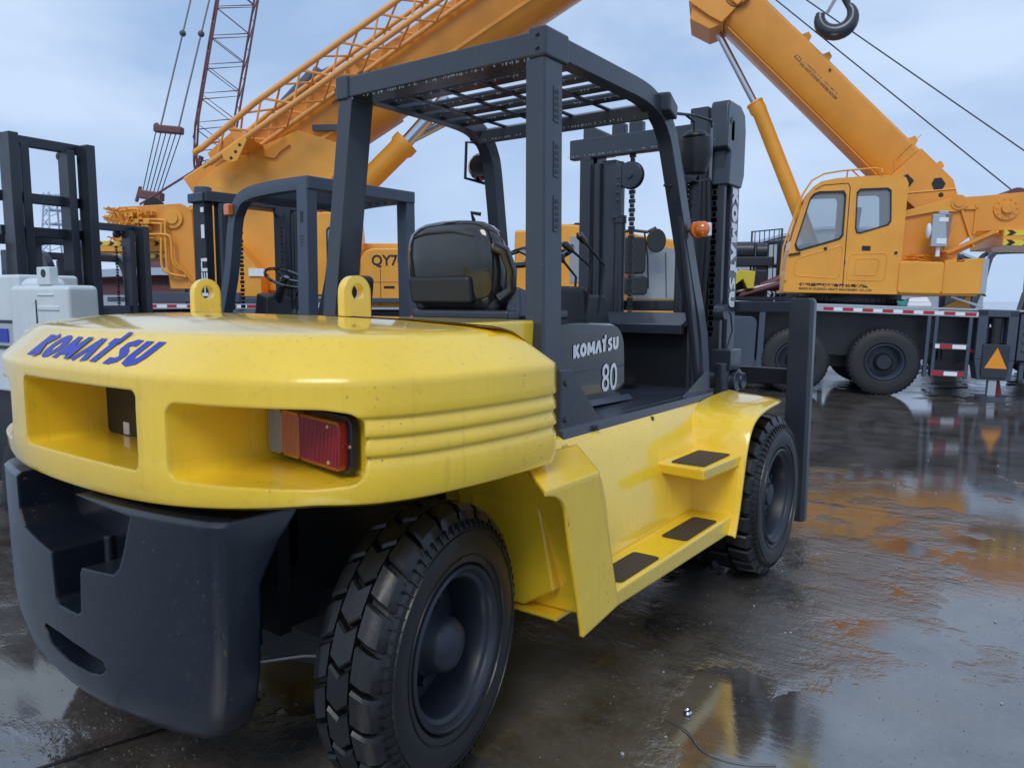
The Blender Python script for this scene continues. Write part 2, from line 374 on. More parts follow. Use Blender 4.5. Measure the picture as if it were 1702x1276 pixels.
# tail lamps
for sx in (1, -1):
    L0 = Vector((sx*.500, -.272, 0)); L1 = Vector((sx*.893, -.342, 0)); dx = (L1-L0)/.450
    nrm = Vector((-.176*sx, -.984, 0))
    def lp(u, z, t): p = L0+dx*u+nrm*t; return (p.x, p.y, z)
    base = MB(); base.prism([(a+0.005, b) for a, b in rrect(0,1.0,.445,1.148,.03)], lp, .0, .022); tl = base.build('tail_lamp', 'nearblack', FK, bevel=.004)
    for nm, a, b, mt in (('clear_lens',.014,.095,'tail_clear'),('amber_lens',.097,.205,'tail_orange'),('red_lens',.207,.432,'tail_red')):
        m = MB(); m.prism(rrect(a,1.012,b,1.136,.016), lp, .022, .046)
        for q in range(int((b-a)/.0075)): m.prism([(a+.003+q*.0075,1.02),(a+.006+q*.0075,1.02),(a+.006+q*.0075,1.128),(a+.003+q*.0075,1.128)], lp, .045, .0478)
        m.build(nm, mt, tl, bevel=.006)
    for u, z, t_ in ((.444,1.074,.022),(.38,1.03,.046),(.38,1.12,.046)):
        m = MB(); p = Vector(lp(u, z, t_)); m.cyl(p, p+nrm*.006, .006, .005, 8); m.build('screw', 'chrome', tl)
# lettering on the rear bevel
def bev(u, v):     # u = X, v 0..1 up the bevel
    from bisect import bisect
    A = ring(.012, 1.248); B = ring(.102, 1.334)
    def at(Rg):
        best = None
        for i in range(len(Rg)):
            a, b = Rg[i], Rg[(i+1) % len(Rg)]
            if a[1] < -.2 and (a[0]-u)*(b[0]-u) <= 0 and abs(a[0]-b[0]) > 1e-9:
                t = (u-a[0])/(b[0]-a[0]); return Vector((u, a[1]+(b[1]-a[1])*t, a[2]))
        return Vector((u, -.6, Rg[0][2]))
    a, b = at(_A), at(_B)
    return a.lerp(b, v) + Vector((0,-.71,.71))*.0018
_A = ring(.018, 1.258); _B = ring(.090, 1.328)
_, tw = bold_text('KOMATSU', lambda u, v, k: (u, v, 0))
sc_ = .665/(tw+.30)
mb, _ = bold_text('KOMATSU', lambda u, v, k: bev(-.325+sc_*u, .0+.86*v) + Vector((0,-.0005*k,.0005*k)), slant=.34, div=2, wt=1.30, gap=.10)
mb.build('lettering', 'blue_mark', cw, smooth=0)
# lifting eyes
for sx, yy in ((1,.075),(-1,.09)):
    mb = MB(); X = sx*.43
    outer = [(yy-.057,1.30),(yy+.057,1.30)]+arc((yy,1.452), .056, 0, 180, 14)
    n = 32; oo = []
    def ray_out(a):
        d = Vector((math.cos(a), math.sin(a))); c = Vector((yy,1.455)); best = 9
        for i in range(len(outer)):
            p, q = Vector(outer[i]), Vector(outer[(i+1) % len(outer)]); e = q-p; den = d.x*e.y-d.y*e.x
            if abs(den) < 1e-9: continue
            t = ((p-c).x*e.y-(p-c).y*e.x)/den; s = ((p-c).x*d.y-(p-c).y*d.x)/den
            if t > 0 and -1e-6 <= s <= 1+1e-6: best = min(best, t)
        return c+d*best
    H = [(yy+.025*math.cos(2*math.pi*k/n), 1.455+.025*math.sin(2*math.pi*k/n)) for k in range(n)]; O = [ray_out(2*math.pi*k/n) for k in range(n)]
    mb.loft([[(X-.016, a, b) for a, b in H],[(X-.016, a, b) for a, b in O],[(X+.016, a, b) for a, b in O],[(X+.016, a, b) for a, b in H],[(X-.016, a, b) for a, b in H]], caps=False)
    mb.build('lifting_eye', 'yellow', FK, smooth=30)
# lower counterweight (charcoal)
pl2 = catmull([(0,-.652,0),(.2,-.645,0),(.4,-.622,0),(.56,-.588,0),(.605,-.572,0),(.628,-.55,0)], 4)
def lring(z, hw, back, tuck, topflare=0):
    r = []
    for p in pl2: r.append((p.x*hw/.628, p.y+tuck, z))
    r.append((hw+.01, back, z))
    full = r+[(-x, y, zz) for x, y, zz in reversed(r[1:])]
    return full
lv = [(.238,.40,-.47,.085),(.246,.47,-.46,.060),(.262,.52,-.455,.035),(.30,.562,-.455,.015),(.38,.60,-.46,.002),(.46,.618,-.46,0),(.60,.628,-.46,0),(.70,.63,-.46,0),(.80,.632,-.40,0),(.872,.635,-.34,0),(.882,.632,-.335,.012)]
mb = MB(); mb.loft([lring(z, hw, bk, tk) for z, hw, bk, tk in lv])
lw = mb.build('lower_counterweight', 'navy', FK, smooth=50)
cuts = []
def cutbox(poly, y0=-.8, y1=-.48, xs=1):
    m = MB(); m.loft([[(x, y0, z) for x, z in poly], [(x*xs, y1, z) for x, z in poly]]); cuts.append(m.build('cut', 'navy'))
cutbox([(-.38,.90),(-.375,.765),(-.33,.715),(-.105,.683),(-.095,.545),(-.075,.53),(.045,.53),(.065,.545),(.075,.66),(.085,.677),(.245,.69),(.275,.715),(.30,.77),(.328,.85),(.335,.864),(.30,.870),(-.33,.90)][::-1], y1=-.40)
cutbox([(-.22,.425),(-.17,.385),(-.05,.362),(.08,.362),(.16,.378),(.195,.402),(.18,.425),(.06,.434),(-.08,.442),(-.20,.443)][::-1], y1=-.585, xs=.9)
boolean(lw, cuts)
mb = MB(); mb.box((-.50,-.46,.46),(.50,-.36,.88)); mb.box((-.4,-.36,.62),(.4,-.15,.9)); mb.build('hitch_block', 'navy', FK)
mb = MB(); mb.cyl((-.02,-.52,.50),(-.02,-.52,.72),.016); mb.build('hitch_pin', 'navy', FK)
# chassis frame and axles
mb = MB(); mb.box((-.40,-.22,.42),(.40,.62,.86)); mb.build('shaded_rear_chassis', 'nearblack', FK)  # rear chassis, black to put the shade behind the counterweight into its colour
mb = MB(); mb.box((-.56,.55,.32),(.56,2.5,.90)); mb.build('chassis', 'yellow', FK)
mb = MB(); mb.box((-.50,-.30,.46),(.50,-.26,.885)); mb.hexa([(-.62,-.1,.36),(.62,-.1,.36),(.62,.12,.36),(-.62,.12,.36),(-.62,-.07,.52),(.62,-.07,.52),(.62,.10,.52),(-.62,.10,.52)])
mb.beam((-.3,-.2,.32),(.60,.10,.30),.16,.14); mb.build('steer_axle', 'nearblack', FK)
mb = MB(); mb.tube([(.38,-.40,.375),(.50,-.22,.37),(.66,-.05,.345)], .006); mb.build('tie_rod', 'steel', FK)
for sx in (1, -1):
    rw = wheel(FK, (sx*.10,0,0), .42, .212, .237, 24, 'block', sx, 'rear', 'rear_wheel'); rw.location = (sx*.808,.0,.42); rw.rotation_euler = (0,0,rad(9.5))
for sx in (1, -1):
    wheel(FK, (sx*1.135,2.33,.42), .42, .26, .245, 26, 'lug', sx, 'front', 'front_wheel')
    wheel(FK, (sx*.83,2.33,.42), .42, .26, .245, 26, 'lug', sx, 'front', 'inner_front_wheel')
mb = MB(); mb.cyl((-.95,2.33,.42),(.95,2.33,.42),.11); mb.build('drive_axle', 'nearblack', FK)
# side body: tank wall, steps, fenders
for sx in (1, -1):
    S = sx
    def X(*pts): return [(S*a, b, c) for a, b, c in pts]
    mb = MB()   # side panel sloping out to the step
    mb.loft([X((.56,.50,.925),(.56,.50,.35),(.80,.50,.36),(.93,.50,.44),(.85,.50,.80),(.805,.50,.905),(.78,.50,.925)),
             X((.56,2.25,.925),(.56,2.25,.35),(.80,2.25,.36),(.90,2.25,.44),(.85,2.25,.80),(.805,2.25,.905),(.78,2.25,.925))])
    mb.build('side_panel', 'yellow', FK, bevel=.012)
    mb = MB()   # lower step tray
    mb.hexa(X((.80,.62,.345),(1.095,.635,.375),(1.095,1.765,.352),(.80,1.765,.345),(.80,.60,.44),(1.10,.625,.442),(1.10,1.765,.442),(.80,1.765,.44)))
    st = mb.build('lower_step', 'yellow', FK, bevel=.010)
    for y0, y1 in ((.70,1.02),(1.27,1.62)):
        m = MB(); m.prism(rrect(.968,y0,1.082,y1,.016), lambda u, v, t: (S*(u+(.0)), v+(u-1.02)*-.0, t), .4432, .4462); m.build('step_tread', 'grip', st)
    mb = MB(); mb.hexa(X((.82,1.46,.665),(1.085,1.44,.662),(1.105,1.83,.662),(.82,1.85,.665),(.82,1.44,.718),(1.09,1.42,.718),(1.11,1.83,.718),(.82,1.85,.718)))
    us = mb.build('upper_step', 'yellow', FK, bevel=.010)
    m = MB(); m.prism(rrect(.915,1.47,1.07,1.79,.012), lambda u, v, t: (S*u, v, t), .7195, .7225); m.build('step_tread', 'grip', us)
    # rear wheel guard plate beside the steps
    mb = MB(); T = .016
    edge = catmull([(.18,.868,0),(.235,.855,0),(.275,.83,0),(.30,.79,0),(.315,.73,0),(.335,.65,0),(.375,.50,0),(.405,.385,0),(.41,.355,0)], 3)
    fr = catmull([(.50,.868,0),(.515,.85,0),(.53,.81,0),(.545,.77,0),(.56,.70,0),(.585,.60,0),(.615,.50,0),(.64,.42,0),(.655,.385,0)], 3)
    mb.loft([[(S*1.10,a.x,a.y) for a in edge]+[(S*1.10,b.x,b.y) for b in reversed(fr)], [(S*(1.10-T),a.x,a.y) for a in edge]+[(S*(1.10-T),b.x,b.y) for b in reversed(fr)]])
    mb.hexa(X((1.10,.18,.866),(1.10,.50,.866),(.94,.62,.92),(.94,.28,.925),(1.10,.18,.882),(1.10,.50,.882),(.94,.62,.936),(.94,.28,.941)))
    mb.hexa(X((1.098,.49,.872),(1.098,.652,.385),(.90,.70,.385),(.90,.62,.93),(1.098,.47,.87),(1.098,.62,.385),(.90,.665,.385),(.90,.585,.93)))
    mb.build('rear_mudguard', 'yellow', FK, bevel=.005)
    mb = MB(); mb.hexa(X((.50,.56,.34),(1.085,.56,.36),(1.085,.59,.36),(.50,.59,.34),(.50,.47,.92),(.96,.47,.92),(.96,.50,.92),(.50,.50,.92)))
    mb.box((min(S*.5,S*.94), .50, .335), (max(S*.5,S*.94), .62, .35)); mb.build('inner_mudguard', 'yellow', FK)
    # front fender
    c = catmull([(1.72,.355,0),(1.765,.47,0),(1.80,.60,0),(1.835,.72,0),(1.885,.82,0),(1.96,.875,0),(2.08,.903,0),(2.25,.918,0),(2.50,.925,0)], 5)
    nrm_ = []
    for i, p in enumerate(c):
        d = (c[min(i+1, len(c)-1)]-c[max(i-1, 0)]).normalized(); nrm_.append(Vector((-d.y, d.x, 0)))
    mb = MB(); rings = []
    for p, n in zip(c, nrm_):
        q = p - n*.016; k = 0
        if p.x > 2.34: k = .30*((p.x-2.34)/.17)**2
        xo = 1.13-k; xi = .80
        rings.append([(S*xi, p.x, p.y+.012), (S*(xo-.10), p.x, p.y+.006), (S*(xo-.012), p.x, p.y), (S*xo, p.x, p.y-.008), (S*xo, q.x, q.y), (S*xi, q.x, q.y)])
    mb.loft(rings); mb.build('front_fender', 'yellow', FK, smooth=50)
    mb = MB(); mb.hexa(X((.80,1.74,.36),(1.11,1.74,.36),(1.11,1.755,.36),(.80,1.755,.36),(.80,1.80,.70),(1.10,1.80,.66),(1.10,1.815,.66),(.80,1.815,.70))); mb.build('step_end_plate', 'yellow', FK)
    mb = MB(); mb.hexa(X((.86,1.88,.33),(1.0,1.88,.33),(1.0,2.75,.33),(.86,2.75,.33),(.86,1.88,.35),(1.0,1.88,.35),(1.0,2.75,.35),(.86,2.75,.35)))
# engine hood (yellow box under the seat) and black side cover
mb = MB(); mb.box((-.60,.20,.92),(.60,.925,1.352)); hd = mb.build('engine_hood', 'yellow', FK, bevel=.012)
m = MB(); m.cyl((.60,.895,1.30),(.612,.895,1.30),.010,.008,10); m.build('hood_bolt', 'steel', hd)
prof = [(.94,.965)]+[(1.66,.955)]+[(1.715,1.02),(1.71,1.14)]+arc((1.58,1.20), .125, 0, 90, 8)+[(1.40,1.335),(.94,1.345)]
mb = MB()
mb.loft([[(-.50,a,b) for a,b in prof],[(.50,a,b) for a,b in prof],[(.535,a+(0.0),1.14+(b-1.14)*.975) for a,b in prof],[(.553,1.3+(a-1.3)*.985,1.14+(b-1.14)*.93) for a,b in prof]])
cv = mb.build('seat_cover', 'plastic', FK, smooth=50)
mb = MB(); mb.hexa([(.50,.94,.965),(.60,.94,.965),(.60,1.72,.95),(.50,1.72,.95),(.50,.94,.985),(.575,.94,.99),(.575,1.72,.975),(.50,1.72,.97)]); mb.box((.552,.94,1.113),(.557,1.70,1.117)); mb.build('trim_strip', 'charcoal', cv, bevel=.003)
mb, tw = bold_text('KOMATSU', lambda u, v, k: (.5565+.0005*k, 1.222+u*.0690, 1.176+v*.058+u*.004), wt=1.3, gap=.10); mb.build('lettering', 'white_mark', cv, smooth=0)
font_text('80', lambda x, y: (.5570, 1.475+x*.155, 1.005+y*.185), 1.0, .008, 'number', 'white_mark', cv)
# seat
ST = MB()
def seatring(z, w, y0, d):
    pts = []
    for k in range(20):
        a = 2*math.pi*k/20; cx = math.copysign(abs(math.cos(a))**.55, math.cos(a)); sy = math.copysign(abs(math.sin(a))**.55, math.sin(a))
        pts.append((cx*w, y0+sy*d, z))
    return pts
levels = [(1.37,.20,1.13,.07),(1.40,.232,1.12,.085),(1.46,.250,1.11,.095),(1.55,.265,1.10,.095),(1.63,.266,1.09,.09),(1.69,.256,1.085,.085),(1.73,.238,1.08,.078),(1.757,.205,1.08,.068),(1.776,.155,1.08,.052),(1.785,.08,1.08,.03)]
ST.loft([seatring(*l) for l in levels]); seat = ST.build('seat_back', 'plastic', FK, smooth=60)
mb = MB(); mb.hexa([(-.20,.995,1.41),(.16,.995,1.41),(.16,1.05,1.41),(-.20,1.05,1.41),(-.215,.985,1.535),(.155,.985,1.535),(.155,1.05,1.535),(-.215,1.05,1.535)]); mb.build('seat_pocket', 'vinyl', seat, bevel=.02)
mb = MB(); mb.tube([(.262,1.03,1.66),(.30,1.06,1.64),(.315,1.09,1.56),(.305,1.10,1.47),(.26,1.07,1.435)], .026, 10); mb.build('armrest', 'plastic', seat)
mb = MB(); mb.tube([(-.19,1.008,1.715),(-.1,1.0,1.73),(.05,1.0,1.73),(.17,1.01,1.705)], .005, 6); mb.build('seat_seam', 'vinyl', seat)
mb = MB(); mb.box((-.25,1.06,1.36),(.25,1.56,1.46)); mb.build('seat_cushion', 'vinyl', FK, bevel=.04, seg=3)
mb = MB(); mb.box((-.2,1.0,1.34),(.36,1.5,1.385)); mb.hexa([(.28,1.08,1.35),(.37,1.08,1.35),(.37,1.40,1.35),(.28,1.40,1.35),(.29,1.10,1.49),(.35,1.10,1.49),(.35,1.30,1.44),(.29,1.30,1.44)]); mb.build('seat_base', 'charcoal', FK, bevel=.015)
# floor, cowl, steering
mb = MB(); mb.box((-.74,.9,.925),(.74,2.42,.945)); mb.build('floor_plate', 'charcoal', FK)
mb = MB(); mb.hexa([(-.60,2.36,.945),(.60,2.36,.945),(.60,2.40,.945),(-.60,2.40,.945),(-.60,2.36,1.30),(.60,2.36,1.30),(.60,2.40,1.30),(-.60,2.40,1.30)]); mb.build('cowl_wall', 'nearblack', FK)
mb = MB(); mb.hexa([(-.62,2.28,1.295),(.60,2.28,1.295),(.60,2.30,1.275),(-.62,2.30,1.275),(-.62,2.44,1.362),(.60,2.44,1.362),(.60,2.46,1.34),(-.62,2.46,1.34)]); mb.box((.10,2.27,1.245),(.60,2.31,1.297)); mb.build('cowl_top', 'charcoal', FK, bevel=.004)
mb = MB(); mb.hexa([(-.18,1.9,.95),(.18,1.9,.95),(.18,2.36,.95),(-.18,2.36,.95),(-.13,1.95,1.46),(.13,1.95,1.46),(.13,2.3,1.46),(-.13,2.3,1.46)]); mb.build('steering_console', 'vinyl', FK, bevel=.03)
mb = MB(); mb.box((.13,1.52,1.30),(.26,1.86,1.50)); mb.build('instrument_box', 'vinyl', FK, bevel=.03, seg=3)
mb = MB(); C0 = Vector((0,1.74,1.668)); ax = Vector((0,-.35,1)).normalized(); e = Vector((1,0,0)); g = ax.cross(e)
mb.tube([C0+(e*math.cos(t*math.pi/18)+g*math.sin(t*math.pi/18))*.195 for t in range(37)], .014, 8)
for a in (30,150,270): mb.beam(C0-ax*.02, C0+(e*math.cos(rad(a))+g*math.sin(rad(a)))*.19, .03, .012, ax)
mb.cyl(C0-ax*.03, C0+ax*.01, .045, .035); sw = mb.build('steering_wheel', 'plastic', FK)
p = C0+(e*math.cos(rad(205))+g*math.sin(rad(205)))*.195; mb = MB(); mb.cyl(p, p+ax*.03, .012); mb.ball(p+ax*.055, .030, 8); mb.build('steering_knob', 'plastic', sw)
mb = MB(); mb.cyl(C0-ax*.03, (0,2.02,1.35), .03, .04); mb.build('steering_column', 'vinyl', FK)
for a, b, c_ in (((.26,1.83,1.36),(.28,1.84,1.60),(.24,1.70,1.685)),((.31,1.87,1.36),(.335,1.88,1.61),(.29,1.75,1.725)),((.20,1.80,1.36),(.19,1.84,1.55),(.14,1.78,1.64))):
    mb = MB(); mb.tube([a, b, c_], .007, 8); k = MB(); lvv = mb.build('control_lever', 'nearblack', FK)
    d = (Vector(c_)-Vector(b)).normalized(); k.tube([Vector(c_)-d*.02, Vector(c_), Vector(c_)+d*.045, Vector(c_)+d*.06], [.008,.017,.019,.006], 10); k.build('lever_knob', 'plastic', lvv)
mb = MB(); mb.beam((.12,2.2,1.0),(.22,2.0,.985),.09,.02); mb.beam((.3,2.25,1.02),(.38,2.08,.99),.08,.02); mb.build('pedal', 'rubber', FK)
# side frame, gusset
for sx in (1, -1):
    S = sx; G = 'charcoal'
    mb = MB(); mb.hexa([(S*.73,.76,.868),(S*.805,.76,.868),(S*.805,2.28,.862),(S*.73,2.28,.862),(S*.73,.76,.945),(S*.79,.76,.948),(S*.79,2.28,.945),(S*.73,2.28,.942)])
    mb.prism([(.76,.90),(1.12,.90),(.84,1.17),(.765,1.175)], lambda u, v, t: (S*t, u, v), .735, .782)
    mb.prism([(1.93,.93),(2.30,.93),(2.30,1.06)], lambda u, v, t: (S*t, u, v), .74, .752)
    mb.build('side_sill', G, FK, bevel=.006)
    # rear post
    def at(z, X0, Y0): return (X0[0]+(X0[1]-X0[0])*z, Y0[0]+(Y0[1]-Y0[0])*z)
    mb = MB(); r = []
    for z in (.93, 2.42):
        t = (z-.93)/1.49; xo = .672-.087*t; y0 = .815+.118*t
        r.append([(S*(xo-.088), y0, z),(S*(xo-.006), y0-.004, z),(S*xo, y0+.006, z),(S*xo, y0+.125, z),(S*(xo-.006), y0+.135, z),(S*(xo-.088), y0+.135, z)])
    mb.loft(r); post = mb.build('rear_post', G, FK, smooth=20)
    for zc in (2.20, 1.985, 1.77):
        m = MB(); t = lambda z: (z-.93)/1.49
        def vp(u, v, w): z = zc+v; return (S*(.672-.087*t(z)+w), .815+.118*t(z)+.083+u, z)
        m.prism(rrect(-.020,-.072,.022,.072,.008), vp, .0005, .003); vn = m.build('post_vent', 'charcoal', post)
        m = MB()
        for q in range(5): m.prism(rrect(-.012,-.058+q*.0245,.014,-.042+q*.0245,.005), vp, .003, .0045)
        m.build('vent_slot', 'nearblack', vn)
    # roof rail, bend and front pillar in one sweep
    path = [(S*.545,1.04,2.435),(S*.545,1.5,2.435),(S*.548,1.80,2.43),(S*.552,1.93,2.405),(S*.560,2.02,2.36),(S*.568,2.08,2.29),(S*.575,2.12,2.20),(S*.60,2.20,1.90),(S*.63,2.29,1.55),(S*.665,2.35,1.25),(S*.70,2.33,.92)]
    sec = [(-.038,-.045),(.038,-.045),(.038,.04),(.030,.045),(-.030,.045),(-.038,.04)]
    mb = MB(); pts = catmull(path, 3); rings = []
    for i, p in enumerate(pts):
        d = (pts[min(i+1, len(pts)-1)]-pts[max(i-1, 0)]).normalized(); sd = Vector((1,0,0)); u = sd.cross(d).normalized()
        rings.append([p+sd*a+u*b for a, b in sec])
    mb.loft(rings); mb.build('roof_rail', G, FK, smooth=35)
    mb = MB(); mb.hexa([(S*.53,1.96,2.37),(S*.64,1.97,2.365),(S*.64,2.06,2.33),(S*.53,2.05,2.34),(S*.53,1.96,2.46),(S*.64,1.97,2.455),(S*.64,2.07,2.40),(S*.53,2.06,2.41)])
    mb.build('rail_bracket', G, FK, bevel=.01)
    mb = MB(); mb.beam((S*.605,2.17,2.02),(S*.70,2.30,1.0),.03,.055,(0,1,0)); mb.build('grab_rail', 'darkmast', FK, bevel=.008)
mb = MB(); mb.hexa([(-.585,.925,2.375),(.585,.925,2.375),(.585,1.07,2.375),(-.585,1.07,2.375),(-.585,.925,2.470),(.585,.925,2.470),(.585,1.07,2.475),(-.585,1.07,2.475)])
mb.build('roof_rear_beam', 'charcoal', FK, bevel=.008)
mb = MB(); mb.box((-.60,.915,2.368),(-.515,1.09,2.478)); mb.build('roof_corner', 'charcoal', FK, bevel=.01)
mb = MB(); mb.box((.515,.915,2.368),(.60,1.09,2.482)); mb.build('roof_corner', 'charcoal', FK, bevel=.01)
mb = MB(); mb.beam((-.54,1.97,2.375),(.54,1.97,2.375),.10,.075,(0,-.35,1)); mb.build('roof_front_beam', 'charcoal', FK, bevel=.006)
for k, y in enumerate((1.215,1.40,1.585,1.77)):
    mb = MB(); mb.beam((-.52,y,2.412),(.52,y,2.412),.060,.020,(0,.08,1)); mb.tube([(-.51,y-.022,2.420),(.51,y-.022,2.420)], .011, 8); mb.build('roof_bar', 'charcoal', FK)
for x in (-.34,-.12,.10,.32):
    mb = MB(); mb.box((x-.012,1.07,2.394),(x+.012,1.95,2.403)); mb.build('roof_strip', 'charcoal', FK)
# drips hanging under the roof beams
mb = MB(); random.seed(3)
def drips(a, b, n, z=0):
    for _ in range(n):
        t = random.random(); p = Vector(a).lerp(Vector(b), t); h = random.uniform(.004,.011)
        mb.ball((p.x, p.y+random.uniform(-.003,.003), p.z-h*.5), .0035, 4, (1,1,h/.0045))
drips((-.57,.93,2.374),(.57,.93,2.374),75); drips((-.5,1.92,2.345),(.5,1.92,2.345),60)
for y in (1.215,1.40,1.585,1.77): drips((-.5,y-.03,2.409),(.5,y-.03,2.409),34)
drips((-.56,2.94,2.405),(.5,2.94,2.405),50)
tag(mb.build('water_drops', M['glass'], FK), None, None, kind='stuff')
# marker lamp, mirrors, hoses
mb = MB(); mb.tube([(.675,2.26,1.80),(.70,2.24,1.80)], [.045,.045], 14); mb.ball((.715,2.24,1.80), .045, 8, (1,.9,1)); mb.build('side_marker_lamp', 'beacon', FK, bevel=.006)
mb = MB(); mb.box((.735,2.235,1.765),(.76,2.265,1.835)); mb.build('lamp_base', 'white_mark', FK, bevel=.006)
mb = MB(); mb.tube([(.61,2.19,1.80),(.68,2.24,1.795)], .01); mb.build('lamp_arm', 'nearblack', FK)
for S in (1, -1):
    x0 = .60 if S > 0 else -.60
    mb = MB()
    if S > 0:
        mb.tube([(.56,2.08,2.385),(.57,2.20,2.40),(.585,2.42,2.43),(.60,2.60,2.435),(.60,2.62,2.40)], .008); mb.tube([(.57,2.33,2.415),(.575,2.42,2.40),(.575,2.43,2.31)], .007)
        ml = mb.build('mirror_arm', 'nearblack', FK)
        m = MB(); m.box((.585,2.60,2.11),(.60,2.645,2.43)); m.build('mirror_frame', 'charcoal', ml, bevel=.004)
        m = MB(); m.tube([(.575,2.44,2.335),(.575,2.45,2.32),(.575,2.46,2.22),(.575,2.46,2.13)], [.05,.085,.09,.06], 16); m.ball((.575,2.45,2.325), .07, 8, (1,1,.5)); m.build('work_lamp', 'nearblack', ml)
        m = MB(); m.tube([(.60,2.62,2.12),(.58,2.50,2.09),(.565,2.36,2.09),(.56,2.22,2.07),(.61,2.14,2.02),(.56,2.09,2.02)], .006); m.build('lamp_cable', 'nearblack', ml)
    else:
        mb.tube([(-.60,2.08,2.36),(-.70,2.02,2.37),(-.71,2.02,2.16),(-.70,2.20,2.15)], .010); ml = mb.build('mirror_frame', 'nearblack', FK)
        m = MB(); m.tube([(-.66,2.10,2.24),(-.68,2.14,2.24),(-.70,2.19,2.24)], [.065,.085,.075], 16); m.build('work_lamp', 'plastic', ml)
        m = MB(); m.tube([(-.66,2.11,1.95),(-.71,2.08,1.96),(-.71,2.10,1.92),(-.70,2.17,1.65),(-.67,2.20,1.62)], .012); m.build('grab_handle', 'nearblack', FK)
# mast
_before = set(bpy.data.objects)
for S in (1, -1):
    mb = MB()
    mb.box((min(S*.50,S*.60),3.02,.25),(max(S*.50,S*.60),3.16,2.50)); o_ = mb.build('mast_upright', 'charcoal', FK, bevel=.006)
    mb = MB(); mb.box((min(S*.50,S*.585),2.93,.25),(max(S*.50,S*.585),2.975,2.42)); mb.cyl((S*.46,2.965,.4),(S*.46,2.965,2.36),.030); mb.build('tilt_channel', 'darkmast', FK, bevel=.004)
    mb = MB(); mb.box((min(S*.33,S*.44),2.98,.3),(max(S*.33,S*.44),3.12,2.38)); inner = mb.build('inner_upright', 'charcoal', FK, bevel=.006)
    mb = MB(); mb.cyl((S*.29,2.98,.4),(S*.29,2.98,1.95),.038); mb.cyl((S*.29,2.98,1.95),(S*.29,2.98,2.0),.044); mb.cyl((S*.29,2.98,2.0),(S*.29,2.98,2.36),.018); mb.build('lift_cylinder', 'darkmast', FK)
    # chain
    mb = MB(); xx = .335 if S > 0 else -.205
    for k in range(62):
        z = .55+k*.030; w = .020 if k % 2 else .013; mb.box((xx-w,2.975,z),(xx+w,2.995,z+.026))
    mb.build('lift_chain', 'nearblack', FK)
    mb = MB(); mb.lathe([(-.022,.03),(-.022,.085),(-.014,.092),(-.014,.066),(.014,.066),(.014,.092),(.022,.085),(.022,.03)], (xx,2.965,2.26), (0,1,0), 24); mb.cyl((xx,2.93,2.26),(xx,2.97,2.26),.022); mb.build('chain_pulley', 'steel' if 0 else 'charcoal', FK)
    mb = MB(); mb.prism(rrect(-.035,-.20,.035,.16,.02), lambda u, v, t: (S*.30+u, t, 2.18+v), 2.935, 2.96)
    for q in range(4): mb.cyl((S*.29,2.928,2.10+q*.05),(S*.29,2.936,2.10+q*.05),.012,.012,8)
    mb.build('chain_anchor', 'charcoal', FK, bevel=.005)
mb = MB(); mb.box((-.60,2.935,2.40),(.56,3.0,2.535)); mb.build('mast_crossbeam', 'charcoal', FK, bevel=.008)
mb = MB(); mb.prism([(2.92,2.14),(3.16,2.14),(3.20,2.22),(3.205,2.50),(3.18,2.60),(3.10,2.64),(2.90,2.64),(2.88,2.60),(2.88,2.36),(2.94,2.34)], lambda u, v, t: (t, u, v), .50, .615); mb.build('mast_cap', 'charcoal', FK, bevel=.012)
mb = MB(); mb.prism([(2.90,2.40),(3.0,2.40),(3.0,2.62),(2.90,2.62)], lambda u, v, t: (t, u, v), .36, .48); mb.build('mast_plate', 'charcoal', FK, bevel=.008)
mb = MB(); mb.prism([(-.60,2.42),(-.40,2.42),(-.40,2.56),(-.54,2.63),(-.60,2.63)], lambda u, v, t: (u, t, v), 2.99, 3.12); mb.build('mast_cap', 'charcoal', FK, bevel=.01)
for x in (-.33,-.20):
    mb = MB(); mb.box((x-.05,3.0,2.45),(x+.05,3.06,2.62)); mb.build('mast_lug', 'charcoal', FK, bevel=.01)
mb = MB(); mb.cyl((.6155,2.935,2.52),(.6175,2.935,2.52),.022); mb.build('cap_hole', 'nearblack', FK)
# lettering down the upright (top of the letters towards the front)
H_ = .095
mb, tw = bold_text('KOMATSU', lambda u, v, k: (.6035+.0005*k, 3.030+(v)*H_*1.02, 2.13-u*H_*1.36), wt=1.2); mb.build('lettering', 'white_mark', FK, smooth=0)
mb = MB(); mb.add([(.6035,3.065,2.15),(.6035,3.13,2.15),(.6035,3.13,2.37),(.6035,3.065,2.37)], [(0,1,2,3)]); dl = mb.build('warning_decal', 'white_mark', FK, smooth=0)
mb = MB()
for z0 in (2.17,2.22,2.27,2.32): mb.add([(.6045,3.075,z0),(.6045,3.12,z0),(.6045,3.12,z0+.025),(.6045,3.075,z0+.025)], [(0,1,2,3)])
mb.build('decal_print', 'charcoal', dl, smooth=0)
for o in set(bpy.data.objects)-_before:
    if o.parent == FK and o.type == 'MESH':
        o.location.y += .10
        if min(v.co.x for v in o.data.vertices) > .15: o.location.x -= .055
        elif max(v.co.x for v in o.data.vertices) < -.1: o.location.x += .075
